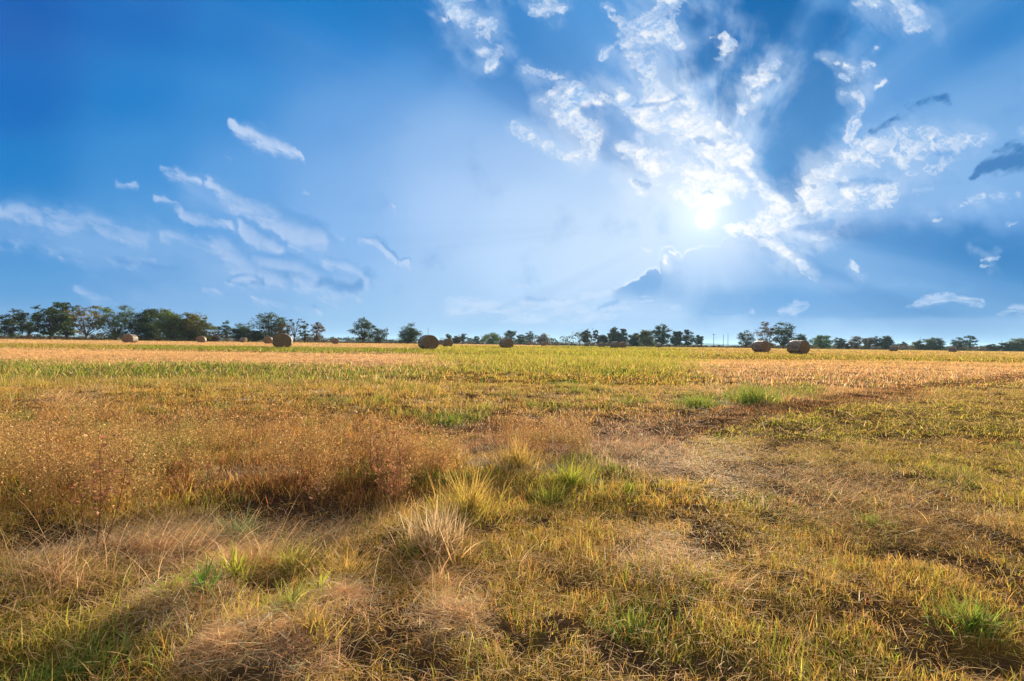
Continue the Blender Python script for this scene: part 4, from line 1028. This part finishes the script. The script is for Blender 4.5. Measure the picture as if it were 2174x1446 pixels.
# ------------------------------------------------------------------ brush, far woods
def leaf_mass(name, segs, base, lab, cat, lsz, per, seed, depth=3.0):
    """segs: (photo x0, x1, height m, distance)"""
    rnd = np.random.default_rng(seed); P_ = []; T_ = []
    for x0, x1, h, Y in segs:
        X0, X1 = at_dist(x0, Y), at_dist(x1, Y)
        nc = int(abs(X1 - X0) * per)
        cx = rnd.uniform(X0, X1, nc)
        prof = .55 + .75 * (fbm(cx.astype(np.float32), (cx * 0 + seed).astype(np.float32), 9 * h ** .5, 3, .5, seed) + .45).clip(0, 1.2)
        for x, q in zip(cx, prof):
            n = int(26); hh = h * q
            c = np.array([x, Y + rnd.normal(0, depth), hh * rnd.uniform(.1, .85)])
            P_.append(c + rnd.normal(0, 1, (n, 3)) * np.array([.28, .28, .13]) * max(hh, .8)); T_.append(np.full(n, rnd.normal(0, .2)))
    P_ = np.concatenate(P_); T_ = np.concatenate(T_); n = len(P_); P_[:, 2] = np.abs(P_[:, 2])
    a = rnd.normal(0, 1, (n, 3)); a /= np.linalg.norm(a, axis=1)[:, None]; b = np.cross(a, rnd.normal(0, 1, (n, 3))); b /= np.linalg.norm(b, axis=1)[:, None]
    s = (lsz * np.exp(rnd.normal(0, .3, n)))[:, None]
    v = np.stack([P_ - a * s, P_ - b * s * .6, P_ + a * s, P_ + b * s * .6], 1).reshape(-1, 3)
    pal = np.array(base)[rnd.integers(0, len(base), n)]
    col = pal * np.exp(T_[:, None] + rnd.normal(0, .12, (n, 1)))
    o = mesh_obj(name, v, np.arange(4 * n).reshape(-1, 4), MAT_LEAF, None, np.repeat(col, 4, 0))
    return tag(o, lab, cat, kind='stuff') if cat else o
BR = [(.10, .065, .038), (.075, .055, .035), (.05, .055, .024)]
leaf_mass('brush', [(-90, 230, 1.4, 174), (210, 470, 2.2, 174), (470, 690, 2.6, 192), (690, 935, .7, 215)], BR, 'low brown brush under the trees on the left', 'brush', .16, 5, 1)
leaf_mass('brush', [(1330, 1480, 1.6, 305), (1480, 1600, 1.4, 330), (1590, 2260, 2.6, 275)], [(.12, .085, .045), (.085, .07, .042), (.06, .065, .032)], 'brown and green brush line behind the bales on the right', 'brush', .26, 3, 2)
leaf_mass('brush', [(940, 1235, 1.3, 330)], BR, 'thin dark brush line behind the middle of the field', 'brush', .24, 3, 5)
leaf_mass('far_wood', [(640, 700, 7, 640), (700, 880, 6, 640), (940, 1030, 9, 620), (1020, 1160, 10, 600), (1150, 1185, 12, 560), (1192, 1250, 13, 520), (1250, 1400, 10, 520), (1700, 1960, 4, 560), (1900, 2250, 5, 600), (-80, 60, 3, 700)],
          [(.045, .062, .035), (.055, .07, .04), (.04, .05, .03)], 'hazy grey-green wood far behind the field', 'wood', .8, .9, 3, 12)
# a clump of dead brush taller than the rest
def dead_brush():
    rnd = np.random.default_rng(9); Y = 172; X = at_dist(451, Y)
    r = empty('bush', (X, Y, 0)); tag(r, 'clump of brown dead brush beside the small brown bale', 'bush')
    m = MB(); v = []
    for q in range(150):
        x = rnd.uniform(-2.2, 2.2); h = rnd.uniform(.8, 2.1) * (1 - .1 * abs(x)); y = rnd.normal(0, .5); d = rnd.normal(0, .22)
        m.tube([(x, y, 0), (x + d * .5, y, h * .55), (x + d, y + rnd.normal(0, .2), h)], [.035, .025, .01], 3, False)
        v.append(np.array([x + d, y, h]) + rnd.normal(0, 1, (20, 3)) * np.array([.22, .22, .35]))
    m.build('stems', MAT_BARK, r)
    P_ = np.concatenate(v); n = len(P_); P_[:, 2] = np.clip(P_[:, 2], .05, 2.4)
    a = rnd.normal(0, 1, (n, 3)) * .07; b = rnd.normal(0, 1, (n, 3)) * .05
    mesh_obj('foliage', np.stack([P_ - a, P_ - b, P_ + a, P_ + b], 1).reshape(-1, 3), np.arange(4 * n).reshape(-1, 4), MAT_LEAF, r, np.repeat(np.array((.17, .085, .05)) * np.exp(rnd.normal(0, .3, (n, 1))), 4, 0))
dead_brush()

# ------------------------------------------------------------------ fence and poles
def build_fence():
    Y = 164; r = empty('wire_fence', (at_dist(18, Y), Y, 0)); tag(r, 'old wire fence on thin dark posts in front of the leftmost trees', 'fence')
    x0 = at_dist(18, Y); rnd = random.Random(5); xs = []
    for px in (-34, -8, 18.6, 47.5, 73.5, 100, 126, 146, 172, 198, 222):
        x = at_dist(px, Y) - x0; xs.append(x)
        h = rnd.uniform(1.35, 1.75); l = rnd.uniform(-.06, .06)
        m = MB(); m.tube([(x, 0, -.3), (x + l * .5, 0, h * .5), (x + l, 0, h)], [.075, .07, .06], 7); m.build('post', MAT_POST, r)
    for z in (.45, .8, 1.15):
        m = MB(); pts = []
        for a, b in zip(xs[:-1], xs[1:]):
            pts += [(a, .08, z), ((a + b) / 2, .08, z - .05)]
        pts.append((xs[-1], .08, z)); m.tube(pts, [.008] * len(pts), 4); m.build('wire', MAT_WIRE, r)
build_fence()
def build_pole(px, ytop, Y, arms, lab, rad=.15, can=False, dbl=False):
    X = at_dist(px, Y); H = CAM_H + (hor(px) - ytop) / FPX * Y
    r = empty('utility_pole', (X, Y, 0)); tag(r, lab, 'utility pole', 'utility poles on the skyline')
    m = MB(); m.tube([(0, 0, -.5), (0, 0, H * .5), (0, 0, H)], [rad * 1.2, rad, rad * .75], 8); m.build('pole', MAT_POLE, r)
    for k in range(arms):
        z = H - .7 - k * .9
        m = MB(); m.box((0, -.18, z), (2.6, .12, .16)); m.tube([(-.8, -.18, z), (0, -.1, z - .7)], [.03, .03], 4); m.tube([(.8, -.18, z), (0, -.1, z - .7)], [.03, .03], 4)
        a = m.build('crossarm', MAT_POLE, r)
        for sx in (-1.2, -.5, .5, 1.2):
            m = MB(); m.tube([(sx, -.18, z + .08), (sx, -.18, z + .2), (sx, -.18, z + .27)], [.03, .06, .03], 6); m.build('insulator', MAT_WIRE, a)
    if can:
        m = MB(); m.tube([(.45, -.1, H - 2.2), (.45, -.1, H - 2.1), (.45, -.1, H - 1.2), (.45, -.1, H - 1.1)], [.2, .28, .28, .18], 10); m.build('transformer', MAT_WIRE, r)
build_pole(821, 694, 260, 0, 'pole with a transformer can right of the lone double tree', .16, True)
build_pole(908.6, 696, 300, 0, 'thin bare pole rising behind the large central bale', .13)
build_pole(1230.2, 706, 330, 0, 'pole in front of the hazy wood right of centre', .15)
build_pole(1515.1, 708, 380, 1, 'pole with a crossarm, leftmost of the three in the gap', .19)
build_pole(1535.6, 710, 390, 0, 'short bare pole, middle one of the three in the gap', .16)
build_pole(1545.4, 707.5, 390, 0, 'tallest bare pole, rightmost of the three in the gap', .16)
build_pole(1954, 715, 420, 0, 'thin pole above the low mound-like trees at the right', .13)
build_pole(2126, 722, 480, 0, 'faint short pole near the right edge behind low bushes', .13)
# ------------------------------------------------------------------ the rusty weeds and single plants
def weed_plant(rnd, X, Y, z, h, rad, ribs, quads, hue, leafn):
    ns = rnd.integers(4, 8)
    for s in range(ns):
        a = rnd.random() * 6.28; sp = rad * rnd.uniform(.2, 1)
        base = np.array([X + rnd.normal(0, .012), Y + rnd.normal(0, .012), z])
        tip = np.array([X + math.cos(a) * sp, Y + math.sin(a) * sp, z + h * rnd.uniform(.7, 1.05)])
        ctl = base * .5 + tip * .5 + np.array([-math.cos(a), -math.sin(a), 1.2]) * sp * .18
        def cur(t): return base * (1 - t) ** 2 + ctl * 2 * t * (1 - t) + tip * t * t
        pts = np.array([cur(t) for t in (0, .25, .5, .75, 1)])
        ribs.append((pts, .0022, hue))
        for q in range(rnd.integers(7, 12)):
            t = rnd.uniform(.22, .98); b = cur(t); a2 = rnd.random() * 6.28; L_ = h * rnd.uniform(.16, .34) * (1.15 - t * .6)
            e = b + np.array([math.cos(a2) * L_ * .7, math.sin(a2) * L_ * .7, L_ * rnd.uniform(.3, .9)])
            m_ = (b + e) / 2 + np.array([0, 0, -.06 * L_])
            ribs.append((np.array([b, m_, e]), .0012, hue))
            n = leafn
            tt = rnd.random(n)[:, None]
            pp = b * (1 - tt) + e * tt + rnd.normal(0, .018, (n, 3))
            quads.append((pp, hue))
def build_weeds():
    rnd = np.random.default_rng(77)
    ribs, quads = [], []
    spots = []
    for k in range(140):
        Yp = 2.05 + 1.5 * rnd.random() ** 1.3; px = rnd.uniform(-160, 870)
        front = np.interp(px, [-160, 0, 300, 400, 560, 860], [1.98, 2.0, 2.12, 2.32, 2.38, 2.32]) + rnd.uniform(-.12, .15)
        Yp = front + (Yp - 2.05)
        X = at_dist(px, Yp)
        h = (.40 - .11 * (Yp - front)) * np.interp(px, [-160, 0, 250, 450, 600, 780, 870], [.80, .86, .82, .96, 1.06, .92, .6]) * rnd.choice([.55, .75, .9, 1.0, 1.25])
        spots.append((X, Yp, h, .15))
    for k in range(34):
        px = rnd.uniform(800, 960); Yp = rnd.uniform(2.5, 3.4); spots.append((at_dist(px, Yp), Yp, rnd.uniform(.12, .26), .12))
    for k in range(26):
        px = rnd.uniform(1040, 1250); Yp = rnd.uniform(3.2, 4.2); spots.append((at_dist(px, Yp), Yp, .20 * rnd.uniform(.8, 1.2), .12))
    for k in range(30):
        px = rnd.uniform(-300, 300); Yp = rnd.uniform(2.3, 3.6); spots.append((at_dist(px, Yp), Yp, .36 * rnd.uniform(.8, 1.1), .14))
    for X, Yp, h, rad in spots:
        z = float(height(np.array([X]), np.array([Yp]))[0])
        pxx = CX + X / Yp * FPX
        ol = np.clip(fbm(np.array([X], np.float32), np.array([Yp], np.float32), .7, 2, .5, 61)[0] * 1.6 + .3 + (.35 if 280 < pxx < 560 else 0), 0, 1)
        hue = np.array((.44, .245, .085)) * (1 - ol) + np.array((.39, .31, .09)) * ol
        weed_plant(rnd, X, Yp, z, h, rad, ribs, quads, hue * rnd.uniform(.8, 1.25), 10 if Yp > 2.9 else 15)
    parts = ribbon_lines(ribs, rnd)
    P_ = np.concatenate([q[0] for q in quads]); H_ = np.concatenate([np.tile(q[1], (len(q[0]), 1)) for q in quads]); n = len(P_)
    a = rnd.normal(0, 1, (n, 3)); a /= np.linalg.norm(a, axis=1)[:, None]; b = np.cross(a, rnd.normal(0, 1, (n, 3))); b /= np.linalg.norm(b, axis=1)[:, None]
    s = (.0031 * np.exp(rnd.normal(0, .4, n)))[:, None]
    v = np.stack([P_ - a * s, P_ - b * s * .5, P_ + a * s, P_ + b * s * .5], 1).reshape(-1, 3).astype(np.float32)
    gold = (rnd.random(n) < .38)[:, None]
    col = np.where(gold, np.array((.60, .37, .15)), H_) * np.exp(rnd.normal(0, .25, (n, 1)))
    parts.append((v, np.arange(4 * n).astype(np.int32), np.full(n, 4, np.int32), np.repeat(np.clip(col, 0, .8), 4, 0).astype(np.float32)))
    v, f, k, c = join(parts)
    tag(mesh_obj('weeds', v, f, MAT_WEED, None, c, False, k), 'tangled waist of rusty brown seeding weeds in the left foreground', 'weeds', kind='stuff')
def ribbon_lines(ribs, rnd):
    """thin crossed ribbons along polylines"""
    out = []
    by = {}
    for pts, w, hue in ribs: by.setdefault(len(pts), []).append((pts, w, hue))
    for npt, lst in by.items():
        P_ = np.array([l[0] for l in lst]); W_ = np.array([l[1] for l in lst]); H_ = np.array([l[2] for l in lst]); m = len(lst)
        for rot in (0, 1):
            a = rnd.random(m) * 6.28
            sd_ = np.stack([np.cos(a), np.sin(a), 0 * a], -1)
            tt = 1 - np.linspace(0, .75, npt)[None, :, None]
            off = sd_[:, None, :] * W_[:, None, None] * tt / 2
            v = np.stack([P_ - off, P_ + off], 2).reshape(m, npt * 2, 3)
            pat = []
            for s in range(npt - 1): pat += [2 * s, 2 * s + 1, 2 * s + 3, 2 * s + 2]
            f = ((np.arange(m) * npt * 2)[:, None] + np.array(pat)[None]).ravel().astype(np.int32)
            c = np.repeat((H_ * .75)[:, None, :], npt * 2, 1).reshape(-1, 3)
            out.append((v.reshape(-1, 3).astype(np.float32), f, np.full(m * (npt - 1), 4, np.int32), c.astype(np.float32)))
    return out
build_weeds()

def stalk_plant(px, py, stems, label, name='dry_weed', hue=(.20, .09, .045)):
    """stems: (photo x, photo y of the tip, bend)"""
    rnd = np.random.default_rng(int(px)); X, Y = ground_at(px, py); z = float(height(np.array([X]), np.array([Y]))[0])
    
    ribs = []; fl = []
    for tx, ty, bw in stems:
        Xt = at_dist(tx, Y) - X; zt = CAM_H - (ty - hor(tx)) / FPX * Y - z
        b = Vector((bw * .02, rnd.normal(0, .02), 0)); e = Vector((Xt, rnd.normal(0, .05), zt))
        def at(t): return b.lerp(e, t) + Vector((math.sin(t * PI) * .018 * bw, 0, 0))
        ribs.append((np.array([at(t) for t in (0, .2, .4, .6, .8, 1)]), .0036, np.array(hue)))
        for q in range(10):
            t = rnd.uniform(.3, .97); p = at(t); a = rnd.random() * 6.28; L_ = rnd.uniform(.02, .07)
            q2 = p + Vector((math.cos(a) * L_ * .5, math.sin(a) * L_ * .5, L_))
            ribs.append((np.array([p, p.lerp(q2, .5) + Vector((0, 0, -.003)), q2]), .0018, np.array(hue)))
            fl.append(np.array(q2)[None] + rnd.normal(0, .005, (6, 3)))
    parts = ribbon_lines(ribs, rnd)
    P_ = np.concatenate(fl); n = len(P_); a = rnd.normal(0, .0042, (n, 3)); b = rnd.normal(0, .003, (n, 3))
    parts.append((np.stack([P_ - a, P_ - b, P_ + a, P_ + b], 1).reshape(-1, 3).astype(np.float32), np.arange(4 * n).astype(np.int32), np.full(n, 4, np.int32),
                  np.repeat(np.array(hue) * 1.6 * np.exp(rnd.normal(0, .25, (n, 1))), 4, 0).astype(np.float32)))
    v, f, k, c = join(parts)
    o = mesh_obj(name, v, f, MAT_WEED, None, c, False, k); o.location = (X, Y, z); tag(o, label, 'weed')
stalk_plant(822, 1096, [(806, 935, -1), (812, 900, -.6), (820, 862, 0), (829, 905, .3), (836, 940, .8), (845, 925, 1), (853, 905, 1.4), (800, 870, -1.3), (826, 960, .1), (842, 990, .6)], 'cluster of tall straight reddish-brown stalks at the right end of the rusty weeds')
stalk_plant(203, 1170, [(222, 940, .6), (246, 945, 1.2), (214, 1010, 0), (192, 1040, -.8)], 'single dark leaning weed stalk standing in front of the rusty weeds at the left')
stalk_plant(418, 1075, [(400, 990, -1), (432, 985, .8), (414, 965, 0)], 'short dark forked weed stalk at the dark hollow under the weeds')
stalk_plant(655, 1075, [(648, 960, -.3), (668, 990, .5)], 'pale thin lone stem rising from the hollow in the middle of the weeds')

TUFT = [   # photo x, y of the foot, spread px, height px, tone, tip tone, blades, label
    (995, 1095, 70, 100, T_LIME, T_GOLD, 620, 'tall yellow-green grass tuft right of the reddish stalks'),
    (925, 1165, 75, 90, T_GOLD, T_PALE, 620, 'tall dry golden grass tuft in front of the yellow-green one'),
    (1100, 1000, 60, 70, T_OLIVE, T_GOLD, 420, 'golden-topped olive tuft behind the bright green grass'),
    (1210, 1030, 52, 60, T_GREEN * 1.3, T_LIME, 420, 'bright green grass tuft right of centre in the foreground'),
    (1165, 1060, 40, 46, T_GREEN, T_LIME, 260, 'smaller green tuft just left of and below the bright green one'),
    (510, 1125, 34, 62, np.array((.16, .22, .09)), np.array((.28, .33, .14)), 200, 'blue-green tuft growing in front of the dark hollow'),
    (432, 1290, 22, 74, np.array((.08, .20, .02)), np.array((.20, .34, .04)), 60, 'vivid dark green blades on top of the big straw mound'),
    (355, 1285, 26, 60, T_GREEN, T_LIME, 50, 'green sprig at the left shoulder of the big straw mound'),
    (500, 1245, 30, 66, T_LIME, T_LIME, 80, 'yellow-green sprig behind the big straw mound'),
    (620, 1325, 60, 60, np.array((.15, .22, .06)), T_LIME, 170, 'pale green tuft between the two straw mounds'),
    (665, 1385, 44, 66, T_GREEN, T_GOLD, 130, 'green tuft growing from the right-hand straw mound'),
    (515, 1350, 34, 56, T_LIME, T_GOLD, 70, 'thin yellow sprig in front of the big straw mound'),
    (680, 1278, 24, 50, T_LIME, T_LIME, 60, 'small upright yellow-green sprig right of the dry grass hollow'),
    (620, 1200, 50, 70, T_OLIVE, T_LIME, 180, 'loose olive tuft in the middle of the dry left foreground'),
    (735, 1225, 50, 70, T_OLIVE, T_GOLD, 180, 'loose yellowish tuft left of the pale dry grass'),
    (870, 1180, 22, 40, T_DEEP * 1.5, T_GREEN, 90, 'small dark green clump at the foot of the golden tuft'),
    (60, 1440, 90, 70, T_DEEP * 1.6, T_GREEN, 320, 'dark green grass clump in the bottom left corner'),
    (2060, 1320, 70, 66, T_DEEP * 1.7, T_GREEN, 300, 'dark green grass tuft beside the dark hollow at the lower right'),
    (1340, 1330, 80, 44, T_DEEP * 1.8, T_GREEN, 300, 'dark green clump low in the bottom middle'),
    (1480, 858, 50, 26, T_DEEP * 1.7, T_GREEN, 420, 'green weed tuft, left one of two right of centre in mid field'),
    (1600, 852, 62, 40, T_DEEP * 1.8, T_GREEN, 520, 'green weed tuft, taller one of two right of centre in mid field'),
    (960, 896, 60, 20, T_DEEP * 1.5, T_GREEN, 380, 'flat dark green patch of grass just right of the rusty weeds'),
    (185, 918, 70, 20, T_DEEP * 1.4, T_GREEN, 420, 'flat dark green patch behind the rusty weeds at the left'),
    (22, 895, 46, 20, T_DEEP * 1.4, T_GREEN, 300, 'flat dark green patch cut by the left edge of the photo'),
    (180, 1400, 120, 60, T_DEEP * 1.6, T_GREEN, 330, 'broad dark green clump near the bottom left, right of the corner clump'),
    (1850, 1110, 70, 26, T_DEEP * 2, T_GREEN, 260, 'low green clump in the brown straw at the right'),
]
for px, py, sp, hp, tone, tip, nb, lab in TUFT:
    rnd = np.random.default_rng(int(px * 3 + py)); X, Y = ground_at(px, py); z0 = float(height(np.array([X]), np.array([Y]))[0])
    S = sp / FPX * Y; Hh = hp / FPX * Y
    a = rnd.random(nb) * 6.28; rr = S * .55 * np.abs(rnd.normal(0, 1, nb)).clip(0, 2.2)
    xs = X + np.cos(a) * rr; ys = Y + np.sin(a) * rr * .8
    root = np.stack([xs - X, ys - Y, height(xs, ys) - z0 - .004], -1)
    L_ = Hh * 1.25 * rnd.uniform(.25, 1.1, nb)
    out = np.arctan2(np.cos(a), np.sin(a)) + rnd.normal(0, 1.3, nb)
    th0 = np.abs(rnd.normal(.12, .2, nb)) + .25 * rr / S; th1 = th0 + np.abs(rnd.normal(1.0, .7, nb))
    mixd = (rnd.random(nb) < .3)[:, None]; col = np.where(mixd, T_GOLD * .5 + T_OLIVE * .5, tone) * np.exp(rnd.normal(0, .28, (nb, 1))); tp = tip * np.exp(rnd.normal(0, .2, (nb, 1)))
    wd = np.maximum(.0035, .0012 * Y) * np.exp(rnd.normal(0, .25, nb)) * (1.5 if nb < 100 else 1)
    v, f, k, c = ribbons(root, out, L_, th0, th1, wd, np.clip(col, 0, .8), np.clip(tp, 0, .8), 4, rnd.normal(0, .7, nb))
    o = mesh_obj('grass_tuft', v, f, MAT_GRASS, None, c, False, k); o.location = (X, Y, z0)
    tag(o, lab, 'grass tuft', 'grass tufts standing out in the field')
# ------------------------------------------------------------------ the air
def build_haze():
    m, nt, out = mat_new('haze_air'); v = nt.nodes.new('ShaderNodeVolumePrincipled')
    v.inputs['Color'].default_value = (.42, .72, 1.0, 1); v.inputs['Density'].default_value = .0001; v.inputs['Anisotropy'].default_value = 0.25
    nt.links.new(v.outputs['Volume'], out.inputs['Volume'])
    b = MB(); b.box((0, 0, 28), (12800, 12800, 66)); o = b.build('haze', m, None, False)
    tag(o, 'thin bluish haze in the air over the fields', 'haze', kind='stuff')
build_haze()
